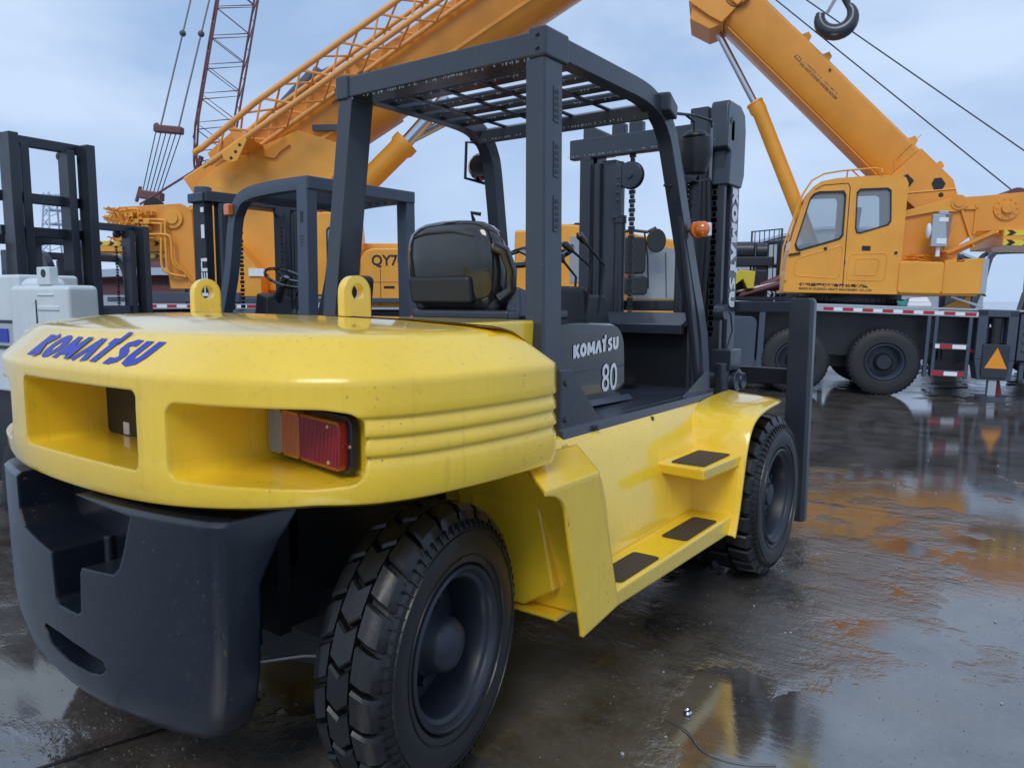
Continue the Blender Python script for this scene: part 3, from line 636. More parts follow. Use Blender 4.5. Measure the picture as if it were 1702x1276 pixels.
# tilt cylinder and pin by the front pillar
mb = MB(); mb.box((.60,2.72,1.02),(.72,2.90,1.14)); mb.cyl((.56,2.80,.95),(.74,2.80,.95),.06); mb.lathe([(0,.075),(.05,.075),(.07,.05),(.09,.05)], (.66,2.88,.95), (1,0,0), 16); mb.cyl((.66,2.75,.80),(.66,2.75,1.06),.045); mb.build('tilt_cylinder', 'steel' if 0 else 'charcoal', FK, bevel=.004)
mb = MB(); mb.cyl((.60,2.78,1.36),(.66,2.78,1.36),.05,.045); mb.build('mast_pin', 'charcoal', FK)
mb = MB(); mb.tube([(.63,2.78,1.38),(.66,2.86,1.35),(.66,2.90,1.25),(.65,2.84,1.14),(.64,2.72,1.12)], .005); mb.build('grease_hose', 'nearblack', FK)
mb = MB()
for k, x in enumerate((.40,.425,.45)): mb.tube(catmull([(x,3.02,2.42),(x-.01,3.0,2.2),(x+.01*(k-1),2.98,1.8),(x-.02,3.0,1.4),(x-.04,3.02,1.0)], 4), .013, 6)
mb.build('mast_hoses', 'nearblack', FK)
mb = MB()
for k in range(30): z = 1.2+k*.034; w = .018 if k % 2 else .011; mb.box((.47-w,3.03,z),(.47+w,3.05,z+.028))
mb.build('side_chain', 'nearblack', FK)
for (y, z) in ((.80,1.12),(.80,.98),(1.0,.925),(1.5,.90),(2.1,.898)):
    mb = MB(); mb.cyl((.78,y,z),(.812 if y > .95 else .79,y,z),.012,.011,6); mb.build('bolt', 'charcoal', FK)
for (x, z) in ((.56,2.40),(.56,2.45)):
    mb = MB(); mb.cyl((x,.918,z),(x,.905,z),.009,.008,6); mb.build('bolt', 'charcoal', FK)
# load backrest and carriage
mb = MB(); mb.box((-.95,3.29,1.355),(.95,3.33,1.425)); mb.build('backrest_top_bar', 'charcoal', FK, bevel=.005)
mb = MB(); mb.box((-.95,3.28,.90),(.95,3.33,1.0)); mb.build('carriage_bar', 'nearblack', FK, bevel=.005)
mb = MB(); mb.box((-.95,3.28,.35),(.95,3.33,.45)); mb.build('carriage_bar', 'nearblack', FK, bevel=.005)
for S in (1, -1):
    mb = MB(); a = [(S*.93,3.12),(S*1.055,3.12),(S*1.07,3.14),(S*1.07,3.20),(S*.93,3.20)]
    mb.loft([[(x, y, .07) for x, y in a], [(x, y, .30) for x, y in a], [(x, y, 1.42) for x, y in a], [(S*1.0+(x-S*1.0)*.8, y, 1.445) for x, y in a]]); mb.build('backrest_side_bar', 'darkmast', FK, bevel=.006)
    mb = MB(); mb.hexa([(S*.40-.06,3.335,.05),(S*.40+.06,3.335,.05),(S*.40+.06,4.45,.045),(S*.40-.06,4.45,.045),(S*.40-.06,3.335,.11),(S*.40+.06,3.335,.11),(S*.40+.06,4.45,.06),(S*.40-.06,4.45,.06)]); mb.box((S*.40-.06,3.335,.05),(S*.40+.06,3.38,1.0)); mb.build('fork', 'darkmast', FK, bevel=.006)
# ================================================================== OTHER FORKLIFTS (x forward, y left, origin on the ground under the rear axle)
def small_wheel(parent, c, R, w, sign, name='wheel', dual=False, n=36):
    """wheel on a +-Y axle"""
    mb = MB(); S = sign
    mb.lathe([(S*a, r) for a, r in [(0,.001),(0,R*.16),(-.05,R*.22),(-.06,R*.5),(-.12,R*.5),(-.12,.001)]], c, (0,1,0), 24)
    w0 = mb.build(name, 'rim', parent)
    t = MB(); t.lathe([(S*a, r) for a, r in [(-.03,R*.5),(0,R*.54),(.012,R*.72),(.0,R*.93),(-.03,R*.985),(-.05,R),(-w*.5,R*1.003),(-w+.05,R),(-w+.02,R*.985),(-w,R*.9),(-w-.005,R*.6),(-w+.02,R*.5)]], c, (0,1,0), n, closed=False)
    N = 30
    for k in range(N):
        a = 2*math.pi*k/N
        for h in (0, 1):
            y0 = c[1]-S*(.012+h*w*.5); y1 = c[1]-S*(w*.48+h*w*.5); aa = a+h*math.pi/N; da = math.pi/N*.62
            P = lambda r, an, y: (c[0]+r*math.cos(an), y, c[2]+r*math.sin(an))
            t.hexa([P(R*.98,aa-da,y0),P(R*.98,aa+da,y0),P(R*.98,aa+da,y1),P(R*.98,aa-da,y1),P(R*1.02,aa-da*.8,y0),P(R*1.02,aa+da*.8,y0),P(R*1.02,aa+da*.8,y1),P(R*1.02,aa-da*.8,y1)])
    t.build('tyre', 'rubber_far', w0, smooth=30)
    return w0
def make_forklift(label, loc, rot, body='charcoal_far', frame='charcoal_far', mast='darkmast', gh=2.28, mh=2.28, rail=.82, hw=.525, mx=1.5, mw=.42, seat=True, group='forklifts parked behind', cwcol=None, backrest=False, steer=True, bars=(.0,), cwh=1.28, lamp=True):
    t = empty('forklift', label, 'forklift', loc, (0,0,rad(rot)), group)
    cwcol = cwcol or body
    mb = MB(); pl = [(-.52,-.30),(-.46,-.48),(-.30,-.56),(.30,-.56),(.30,.56),(-.30,.56),(-.46,.48),(-.52,.30)]
    mb.loft([[(x*.96, y*.97, .32) for x, y in pl],[(x, y, .42) for x, y in pl],[(x, y, cwh-.16) for x, y in pl],[(x*.8, y*.94, cwh) for x, y in pl]]); mb.build('counterweight', cwcol, t, bevel=.02)
    mb = MB(); mb.box((.28,-.53,.35),(1.35,.53,.70)); mb.box((.25,-.45,.70),(.80,.45,1.12)); mb.build('body', body, t, bevel=.02)
    mb = MB(); mb.box((.80,-.5,.66),(1.4,.5,.70)); mb.hexa([(1.32,-.5,.7),(1.42,-.5,.7),(1.42,.5,.7),(1.32,.5,.7),(1.26,-.5,1.30),(1.34,-.5,1.34),(1.34,.5,1.34),(1.26,.5,1.30)]); mb.build('cowl', frame, t, bevel=.01)
    for s in (1, -1):
        small_wheel(t, (.05, s*.50, .29), .29, .18, s, 'rear_wheel'); small_wheel(t, (1.52, s*.58, .35), .35, .22, s, 'front_wheel')
        mb = MB(); mb.hexa([(.04,s*hw-s*.03-.045,.95),(.16,s*hw-s*.03-.045,.95),(.16,s*hw-s*.03+.045,.95),(.04,s*hw-s*.03+.045,.95),(.04,s*(hw-.045)-.045,gh-.06),(.16,s*(hw-.045)-.045,gh-.06),(.16,s*(hw-.045)+.045,gh-.06),(.04,s*(hw-.045)+.045,gh-.06)])
        po = mb.build('rear_post', frame, t, bevel=.008)
        m = MB(); y = s*(hw+.001)
        for q in range(5): m.box((.08,y-.004,gh-.42-q*.022),(.12,y+.004,gh-.41-q*.022))
        m.box((.085,y-.004,gh-.32),(.115,y+.004,gh-.24)); m.build('post_vent', 'nearblack', po)
        pts = catmull([(.04,s*(hw-.045),gh-.045),(rail*.6,s*(hw-.045),gh-.045),(rail,s*(hw-.045),gh-.075),(rail+.12,s*(hw-.04),gh-.17),(rail+.17,s*(hw-.035),gh-.30),(rail+.25,s*(hw-.03),gh-.70),(1.30,s*(hw-.03),1.0)], 4)
        mb = MB(); rings = []
        for i, p in enumerate(pts):
            d = (pts[min(i+1,len(pts)-1)]-pts[max(i-1,0)]).normalized(); sd = Vector((0,1,0)); u = sd.cross(d).normalized()
            rings.append([p+sd*a+u*b for a, b in ((-.04,-.045),(.04,-.045),(.045,0),(.04,.045),(-.04,.045),(-.045,0))])
        mb.loft(rings); mb.build('roof_rail', frame, t, smooth=40)
        mb = MB(); mb.box((mx-.02,s*mw-.04,.15),(mx+.15,s*mw+.04,mh)); mb.box((mx-.10,s*(mw-.13)-.035,.15),(mx+.06,s*(mw-.13)+.035,mh-.06)); mb.cyl((mx-.12,s*(mw-.06),.3),(mx-.12,s*(mw-.06),mh-.08),.026); mb.build('mast_upright', mast, t, bevel=.005)
        mb = MB()
        for k in range(46):
            z = .5+k*.034; w = .015 if k % 2 else .009
            if z < mh-.15: mb.box((mx-.14,s*.20-w,z),(mx-.12,s*.20+w,z+.026))
        mb.build('lift_chain', 'nearblack', t)
        mb = MB(); mb.lathe([(-.02,.02),(-.02,.045),(.02,.045),(.02,.02)], (mx-.10,s*.20,mh-.10), (1,0,0), 20); mb.build('chain_pulley', mast, t)
        mb = MB(); mb.box((mx+.2,s*.25-.05,.05),(mx+1.2,s*.25+.05,.09)); mb.box((mx+.2,s*.25-.05,.05),(mx+.25,s*.25+.05,.7)); mb.build('fork', mast, t)
    mb = MB(); mb.box((.03,-hw+.005,gh-.09),(.13,hw-.005,gh)); mb.build('roof_rear_beam', frame, t, bevel=.008)
    mb = MB(); mb.box((rail-.04,-hw+.06,gh-.12),(rail+.04,hw-.06,gh-.04)); mb.build('roof_front_beam', frame, t, bevel=.006)
    for k in range(7):
        mb = MB(); x = .18+k*(rail-.22)/6.5; mb.box((x,-hw+.07,gh-.075),(x+.025,hw-.07,gh-.04)); mb.build('roof_bar', frame, t)
    for z in (mh-.07,)+tuple(b for b in bars if b):
        mb = MB(); mb.box((mx-.10,-mw-.06,z),(mx-.03,mw+.06,z+.085)); mb.build('mast_crossbeam', mast, t, bevel=.006)
    mb = MB(); mb.box((mx+.16,-.5,.30),(mx+.20,.5,.40)); mb.box((mx+.16,-.5,.62),(mx+.20,.5,.72)); mb.build('carriage', mast, t)
    if backrest:
        mb = MB(); zb_ = backrest
        for y in (-.5,.5): mb.box((mx+.16,y-.02,.7),(mx+.19,y+.02,zb_))
        mb.box((mx+.16,-.52,zb_-.03),(mx+.19,.52,zb_))
        for k in range(6): mb.box((mx+.165,-.4+k*.16,.9),(mx+.185,-.385+k*.16,zb_))
        mb.build('backrest', mast, t)
    if seat:
        mb = MB(); mb.box((.30,-.24,1.12),(.72,.24,1.24)); mb.hexa([(.24,-.23,1.18),(.34,-.23,1.18),(.34,.23,1.18),(.24,.23,1.18),(.16,-.21,1.60),(.25,-.21,1.62),(.25,.21,1.62),(.16,.21,1.60)]); mb.build('seat', 'vinyl', t, bevel=.04, seg=3)
    if steer:
        C_ = Vector((1.05,0,1.60)); ax = Vector((-.55,0,1)).normalized(); e = Vector((0,1,0)); g_ = ax.cross(e)
        mb = MB(); mb.tube([C_+(e*math.cos(k*math.pi/14)+g_*math.sin(k*math.pi/14))*.17 for k in range(29)], .013, 6)
        for a in (30,150,270): mb.beam(C_-ax*.01, C_+(e*math.cos(rad(a))+g_*math.sin(rad(a)))*.165, .025, .01, ax)
        mb.cyl(C_-ax*.03, C_+ax*.015, .04, .03); mb.build('steering_wheel', 'plastic', t)
        mb = MB(); mb.cyl(C_-ax*.03, (1.20,0,1.38), .03, .05); mb.hexa([(1.12,-.16,1.0),(1.34,-.16,1.0),(1.34,.16,1.0),(1.12,.16,1.0),(1.14,-.12,1.44),(1.30,-.12,1.48),(1.30,.12,1.48),(1.14,.12,1.44)]); mb.build('steering_console', 'vinyl', t, bevel=.02)
        for y in (-.16,-.22):
            mb = MB(); mb.tube([(1.22,y,1.30),(1.12,y,1.46)], .006, 6); mb.tube([(1.12,y,1.46),(1.09,y,1.50)], [.012,.014], 8); mb.build('control_lever', 'nearblack', t)
    if lamp:
        for s in (1, -1):
            mb = MB(); mb.box((rail+.12,s*hw,gh-.22),(rail+.19,s*(hw+.05),gh-.13)); mb.build('turn_lamp', 'beacon', t, bevel=.012)
    return t
H = make_forklift('blue-grey forklift behind the yellow counterweight, seen side-on with its mast to the left', (-1.97,2.415,0), 178)
fy = .468
font_text('HELI', lambda x, y: (1.538-y*.125, fy, 1.44+x*.165), 1.0, .03, 'lettering', 'white_mark', H)
for z0, z1, nm in ((1.92,2.03,'mast_decal'),(2.13,2.17,'mast_decal')):
    mb = MB(); mb.add([(1.47,fy,z0),(1.52,fy,z0),(1.52,fy,z1),(1.47,fy,z1)], [(0,1,2,3)]); mb.build(nm, 'white_mark', H, smooth=0)
mb = MB(); mb.box((1.44,-.46,2.21),(1.66,.50,2.285)); mb.cyl((1.55,.42,2.28),(1.55,.42,2.34),.07); mb.build('mast_top_plate', 'charcoal_far', H, bevel=.01)
mb = MB(); mb.box((1.50,.462,2.11),(1.53,.464,2.14)); 
# creased plastic sheet wrapped round a seat behind it
mb = MB(); random.seed(5); rings = []
for z, w in ((1.30,.13),(1.38,.14),(1.48,.135),(1.56,.13),(1.63,.12),(1.68,.10),(1.70,.06)):
    rings.append([(-1.50+w*math.cos(a*math.pi/12)*random.uniform(.9,1.06), 2.63+w*.8*math.sin(a*math.pi/12)*random.uniform(.9,1.06), z+random.uniform(-.006,.006)) for a in range(24)])
mb.loft(rings); o = mb.build('wrapped_seat', 'cloth', None, smooth=60)
o.parent = H; o.matrix_parent_inverse = Matrix.LocRotScale(Vector((-1.97,2.415,0)), Matrix.Rotation(rad(178),3,'Z').to_euler(), None).inverted()
# red folded hood of the machine further back
R1 = empty('red_tow_tractor', 'low red machine whose flat hood shows just left of the black seat', 'tractor', (-1.42,2.95,0), (0,0,rad(100)))
mb = MB(); mb.hexa([(-.55,-.28,.35),(.25,-.28,.35),(.25,.28,.35),(-.55,.28,.35),(-.5,-.25,1.31),(.2,-.25,1.355),(.2,.25,1.355),(-.5,.25,1.31)]); mb.build('hood', 'red', R1, bevel=.02)
for x in (-.4,.1):
    for s in (1,-1): small_wheel(R1, (x, s*.34, .22), .22, .12, s)
# white machine at the left edge
W = empty('white_forklift', 'white forklift cut by the left edge, its pale cast counterweight beside the yellow one', 'forklift', (-2.352,.2607,0), (0,0,rad(5.94)), 'forklifts parked behind')
mb = MB(); mb.box((-1.6,.04,.87),(-.26,.40,1.565)); mb.build('body', 'white', W, bevel=.02)
mb = MB(); mb.hexa([(-.30,0,.42),(.32,0,.42),(.26,.22,.42),(-.30,.22,.42),(-.26,-.01,1.50),(.325,-.01,1.50),(.27,.20,1.50),(-.26,.20,1.50)])
mb.hexa([(-.24,.02,1.49),(.0,.02,1.49),(.0,.2,1.49),(-.24,.2,1.49),(-.21,.05,1.545),(-.03,.05,1.545),(-.03,.18,1.545),(-.21,.18,1.545)])
mb.build('counterweight', 'white', W, bevel=.03, seg=3)
mb = MB(); mb.box((.02,.0,1.50),(.145,.05,1.60)); le = mb.build('lifting_eye', 'white', W, bevel=.006)
m = MB(); m.cyl((.09,-.003,1.565),(.09,.053,1.565),.022); m.build('eye_hole', 'nearblack', le)
for a_, b_ in (((.03,-.016,1.36),(.24,.0,1.39)),((.03,-.016,1.44),(.20,.0,1.455)),((-.12,-.016,1.14),(.03,.0,1.25))): mb = MB(); mb.box(a_, b_); mb.build('cast_rib', 'white', W, bevel=.008)
mb = MB(); mb.box((.015,-.014,1.26),(.021,.0,1.42)); mb.box((.015,-.014,1.26),(.06,.0,1.266)); mb.box((.055,-.014,1.02),(.061,.0,1.266)); mb.build('panel_gap', 'nearblack', W)
mb = MB(); mb.box((-.60,.030,1.13),(-.272,.036,1.30)); dp = mb.build('data_plate', 'nearblack', W)
mb = MB(); mb.box((-.59,.024,1.15),(-.30,.030,1.28)); mb.build('plate_print', 'silver', dp); mb = MB(); mb.box((-.55,.018,1.17),(-.36,.024,1.25)); mb.build('plate_panel', 'blue_mark', dp)
mb = MB(); mb.box((-1.6,.10,.28),(-.30,1.1,.87)); mb.build('chassis', 'nearblack', W, bevel=.02)
for x, y, s in ((-.1,.02,-1),(-1.35,.02,-1),(-.1,1.2,1),(-1.35,1.2,1)): small_wheel(W, (x, y+s*.05, .36), .36, .2, s)
# dark masts beyond it
A = make_forklift('tall dark forklift mast with three crossbars standing behind the white counterweight', (-5.05-1.32,1.385,0), 5, body='darkmast', frame='darkmast', mast='darkmast', gh=2.05, mh=2.80, rail=.85, mx=1.32, mw=.325, bars=(2.25,1.96), cwcol='darkmast', cwh=1.2)
B = make_forklift('smaller dark forklift behind the left mast with orange clamps on its slanted cylinder', (-8.31,2.77,0), 8, body='darkmast', frame='darkmast', mast='darkmast', gh=2.0, mh=2.30, rail=.8, mx=1.32, mw=.42, lamp=False, steer=False, cwh=1.0)
mb = MB(); mb.beam((1.35,-.55,1.0),(1.20,-.50,1.85),.08,.08); sc = mb.build('slanted_cylinder', 'nearblack', B)
m = MB(); m.beam((1.29,-.53,1.36),(1.275,-.525,1.43),.11,.11); m.build('cylinder_clamp', 'red', sc)
# right edge and background ones
make_forklift('dark forklift with curved guard legs at the right edge, behind the truck outrigger', (1.9,16.3,0), 195, mast='charcoal_far', gh=2.45, mh=2.3, cwh=1.25, lamp=False)
make_forklift('dark forklift mast with raised load backrest left of the orange crane cabin', (-3.58,19.86,0), 246, mast='darkmast', gh=2.4, mh=2.95, backrest=3.25, cwh=1.2, lamp=False, mx=1.2)
make_forklift('orange and blue forklift beside the red shed, right of the dark mast', (-18.7,12.2,0), 300, body='orange', mast='charcoal_far', gh=2.2, mh=2.35, group='small forklifts far behind on the left', lamp=False)
make_forklift('red and blue forklift nearest the crane turntable in the far row', (-17.6,12.9,0), 300, body='red', mast='charcoal_far', gh=2.2, mh=2.35, group='small forklifts far behind on the left', lamp=False)
# ================================================================== TRUCK CRANES
def frame_obj(o, ox, oy, x, y, z):
    m = Matrix((Vector(x), Vector(y), Vector(z))).transposed().to_4x4(); m.translation = (ox, oy, 0); o.matrix_world = m
def hazard(parent, x0, x1, y, z0, z1, n=5, name='hazard_stripe'):
    mb = MB(); mb.add([(x0,y,z0),(x1,y,z0),(x1,y,z1),(x0,y,z1)], [(0,1,2,3)]); h = mb.build(name, 'hazard_yellow', parent, smooth=0)
    m = MB(); w = (x1-x0)/n
    for k in range(n):
        a = x0+k*w+w*.15; b = a+w*.4; zm = (z0+z1)/2
        m.add([(a,y-.003,z0),(b-.02,y-.003,z0),(b+w*.18,y-.003,zm),(b-.02,y-.003,z1),(a,y-.003,z1),(a+w*.2,y-.003,zm)], [(0,1,2,5),(5,2,3,4)])
    m.build('arrow_marks', 'black_mark', h, smooth=0)
def truck_wheel(parent, x, y, z, R, sign=-1):
    c = (x, y, z); mb = MB(); S = sign
    mb.lathe([(S*a, r) for a, r in [(-.02,.001),(-.02,R*.20),(-.05,R*.25),(-.14,R*.27),(-.15,R*.46),(-.2,R*.46),(-.2,.001)]], c, (0,1,0), 32)
    for k in range(10):
        a = k*math.pi/5; mb.cyl((x+R*.36*math.cos(a), y-S*.15, z+R*.36*math.sin(a)), (x+R*.36*math.cos(a), y-S*.125, z+R*.36*math.sin(a)), .012, .012, 6)
    w0 = mb.build('wheel', 'rim', parent)
    r = MB(); r.lathe([(S*a, q) for a, q in [(-.16,R*.45),(-.02,R*.49),(.005,R*.52),(-.01,R*.545),(-.3,R*.52)]], c, (0,1,0), 48, closed=False); r.build('rim', 'charcoal_far', w0)
    t = MB(); t.lathe([(S*a, q) for a, q in [(-.02,R*.54),(.008,R*.60),(.012,R*.75),(.002,R*.90),(-.02,R*.965),(-.04,R*.985),(-.26,R*.985),(-.28,R*.96),(-.30,R*.8),(-.28,R*.54)]], c, (0,1,0), 64, closed=False)
    N = 44
    for k in range(N):
        for h in (0, 1):
            a = 2*math.pi*(k+.5*h)/N; da = math.pi/N*.62; y0 = y-S*(.005+h*.15); y1 = y-S*(.135+h*.15)
            P = lambda rr, an, yy: (x+rr*math.cos(an), yy, z+rr*math.sin(an))
            t.hexa([P(R*.95,a-da,y0),P(R*.95,a+da,y0),P(R*.975,a+da,y1),P(R*.975,a-da,y1),P(R*.995,a-da*.8,y0-S*.012),P(R*.995,a+da*.8,y0-S*.012),P(R,a+da*.8,y1),P(R,a-da*.8,y1)])
    t.build('tyre', 'rubber_far', w0, smooth=30)
    return w0
def reflect_band(parent, x0, x1, y, z0, z1, slope=0, step=.277, rw=.14, start=.1):
    mb = MB(); f = lambda x: slope*(x-x0)
    mb.hexa([(x0,y,z0),(x1,y,z0+f(x1)),(x1,y+.04,z0+f(x1)),(x0,y+.04,z0),(x0,y,z1),(x1,y,z1+f(x1)),(x1,y+.04,z1+f(x1)),(x0,y+.04,z1)]); b = mb.build('reflective_rail', 'silver', parent)
    x = x0+start; m = MB(); w = MB()
    while x+rw < x1:
        q = (z1-z0); m.add([(x,y-.002,z0+q*.2+f(x)),(x+rw,y-.002,z0+q*.2+f(x)),(x+rw,y-.002,z1-q*.22+f(x)),(x,y-.002,z1-q*.22+f(x))], [(0,1,2,3)])
        w.add([(x+rw+.01,y-.002,z0+q*.2+f(x)),(x+step-.01,y-.002,z0+q*.2+f(x)),(x+step-.01,y-.002,z1-q*.22+f(x)),(x+rw+.01,y-.002,z1-q*.22+f(x))], [(0,1,2,3)]); x += step
    m.build('red_tape', 'red_mark', b, smooth=0); w.build('white_tape', 'white_mark', b, smooth=0)
    return b
# ---- right crane
RC = empty('truck_crane', 'orange truck crane at the right with glazed cabin and boom raised to the upper left', 'truck crane', group='truck cranes')
frame_obj(RC, .147, 10.863, (.9335,.3572,-.0314), (-.3574,.9339,0), (.0293,.0112,.9995))
def gz(x): return .0314*x      # local height of level ground
# carrier
mb = MB(); mb.box((-2.9,.30,.55),(2.9,2.15,1.27)); mb.build('chassis', 'nearblack', RC, bevel=.02)
mb = MB(); mb.hexa([(-2.9,.02,1.315),(2.9,.02,1.325),(2.9,2.45,1.325),(-2.9,2.45,1.315),(-2.9,.02,1.345),(2.9,.02,1.352),(2.9,2.45,1.352),(-2.9,2.45,1.345)]); mb.build('deck', 'silver', RC, bevel=.006)
mb = MB(); mb.box((-2.9,.045,1.20),(-1.05,.08,1.31)); mb.build('deck_skirt', 'darkmast', RC)
reflect_band(RC, -1.02, 1.235, .0, 1.235, 1.318, -.004, start=.10)
for x in (-1.27,0):
    truck_wheel(RC, x, .0, .50+gz(x)+.0, .505); truck_wheel(RC, x, 2.4, .50+gz(x), .505, 1)
mb = MB(); mb.cyl((-1.27,.2,.5),(-1.27,2.2,.5),.12); mb.cyl((0,.2,.5),(0,2.2,.5),.12); mb.box((-.8,.7,.35),(-.3,1.6,.6)); mb.build('axles', 'nearblack', RC)
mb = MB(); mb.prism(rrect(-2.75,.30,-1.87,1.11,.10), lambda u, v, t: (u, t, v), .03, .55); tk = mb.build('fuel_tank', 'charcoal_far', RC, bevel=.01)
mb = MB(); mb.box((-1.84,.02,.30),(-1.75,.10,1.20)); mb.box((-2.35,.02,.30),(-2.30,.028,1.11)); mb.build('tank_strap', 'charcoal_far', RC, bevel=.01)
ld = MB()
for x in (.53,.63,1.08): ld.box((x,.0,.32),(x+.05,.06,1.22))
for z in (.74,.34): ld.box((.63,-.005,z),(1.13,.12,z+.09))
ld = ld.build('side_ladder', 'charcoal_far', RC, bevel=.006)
for z, seq in ((.755,((.66,.72,'white_mark'),(.73,.88,'red_mark'),(.89,1.07,'white_mark'))),(.355,((.64,.80,'red_mark'),(.81,.99,'white_mark'),(1.0,1.07,'red_mark')))):
    for a, b, mt in seq: m = MB(); m.add([(a,-.008,z),(b,-.008,z),(b,-.008,z+.06),(a,-.008,z+.06)], [(0,1,2,3)]); m.build('reflector', mt, ld, smooth=0)
mb = MB(); mb.cyl((.78,.25,.57),(.78,.25,.73),.05); mb.box((.70,.25,.38),(1.05,.3,.70)); mb.build('air_reservoir', 'nearblack', RC)
mb = MB(); mb.cyl((1.17,.10,.73),(1.17,.16,.73),.025); mb.build('side_lamp', 'tail_red', RC)
def outrigger(x0):
    mb = MB(); mb.box((x0,-.02,.62),(x0+.13,.30,1.34)); mb.box((x0+.39,-.02,.62),(x0+.52,.30,1.34)); mb.box((x0,-.02,1.24),(x0+.52,.30,1.345)); mb.box((x0+.13,.12,.85),(x0+.39,.28,1.24))
    mb.hexa([(x0+.06,-.015,.32),(x0+.50,-.015,.32),(x0+.50,.25,.32),(x0+.06,.25,.32),(x0,-.015,.62),(x0+.52,-.015,.62),(x0+.52,.25,.62),(x0,.25,.62)])
    g_ = mb.build('outrigger', 'charcoal_far', RC, bevel=.012)
    m = MB(); m.cyl((x0+.26,.05,.84),(x0+.26,.05,1.22),.075); m.build('jack_cylinder', 'nearblack', g_)
    m = MB(); m.prism(rrect(x0+.09,.42,x0+.44,.85,.02), lambda u, v, t: (u, t, v), -.05, -.02); m.hexa([(x0+.10,-.05,.36),(x0+.42,-.05,.36),(x0+.42,.1,.36),(x0+.10,.1,.36),(x0+.10,-.05,.43),(x0+.42,-.05,.43),(x0+.42,.1,.43),(x0+.10,.1,.43)]); m.build('jack_cover', 'darkmast', g_, bevel=.01)
    m = MB(); m.prism([(x0+.13,.50),(x0+.42,.50),(x0+.275,.80)], lambda u, v, t: (u, t, v), -.056, -.051); m.build('warning_triangle', 'refl_orange', g_)
    m = MB(); m.box((x0+.22,.0,.05+gz(x0)),(x0+.33,.10,.36)); m.build('jack_leg', 'silver', g_, bevel=.008)
    m = MB(); m.prism([(x0+.28+.2*math.cos(k*math.pi/8), .05+.2*math.sin(k*math.pi/8)) for k in range(16)], lambda u, v, t: (u, v, t), .0+gz(x0), .05+gz(x0)); m.build('foot_pad', 'charcoal_far', g_)
    m = MB(); m.add([(x0+.17,-.022+.06,1.09),(x0+.25,-.022+.06,1.09),(x0+.25,-.022+.06,1.13),(x0+.17,-.022+.06,1.13)], [(0,1,2,3)]); m.build('reflector', 'white_mark', g_, smooth=0)
    m = MB(); m.add([(x0+.255,.038,1.09),(x0+.33,.038,1.09),(x0+.33,.038,1.13),(x0+.255,.038,1.13)], [(0,1,2,3)]); m.build('reflector', 'red_mark', g_, smooth=0)
outrigger(1.19)
mb = MB(); mb.box((1.75,.05,.62),(2.6,.5,1.30)); mb.box((1.78,-.02,.30),(2.5,.06,.36)); mb.box((1.78,-.02,.55),(2.5,.06,.60)); mb.box((1.78,-.02,.3),(1.84,.06,.60))
for k in range(4): mb.box((1.80,.03,.75+k*.12),(2.5,.05,.79+k*.12))
mb.build('rear_locker', 'charcoal_far', RC, bevel=.01)
mb = MB(); mb.lathe([(0,.60),(0,.80),(.05,.84),(.11,.84),(.11,.76),(.19,.76),(.19,.6)], (-.38,1.15,1.345), (0,0,1), 48, closed=False)
for k in range(60): a = k*math.pi/30; mb.box((-.012,.835,.05),(.012,.855,.11), Matrix.Translation((-.38,1.15,1.345)) @ Matrix.Rotation(a,4,'Z'))
mb.build('slewing_ring', 'nearblack', RC)
# superstructure
mb = MB(); mb.hexa([(-1.46,.20,1.50),(1.2,.20,1.535),(1.2,2.2,1.535),(-1.46,2.2,1.50),(-1.46,.20,1.55),(1.2,.20,1.58),(1.2,2.2,1.58),(-1.46,2.2,1.55)]); mb.build('turntable_deck', 'orange2', RC)
mb = MB(); mb.prism(rrect(.105,1.545,.715,2.02,.05), lambda u, v, t: (u, t, v), .12, 1.0); mb.build('side_housing', 'orange2', RC, bevel=.02)
mb = MB(); mb.prism([(.72,1.55),(1.30,1.57),(1.27,2.09),(.98,2.07),(.98,2.02),(.88,2.02),(.88,2.06),(.72,2.04)], lambda u, v, t: (u, t, v), .16, 1.1); mb.build('side_housing', 'orange2', RC, bevel=.01)
mb = MB(); mb.box((1.225,.155,1.575),(1.30,.162,2.08)); mb.build('bare_edge', 'silver', RC)
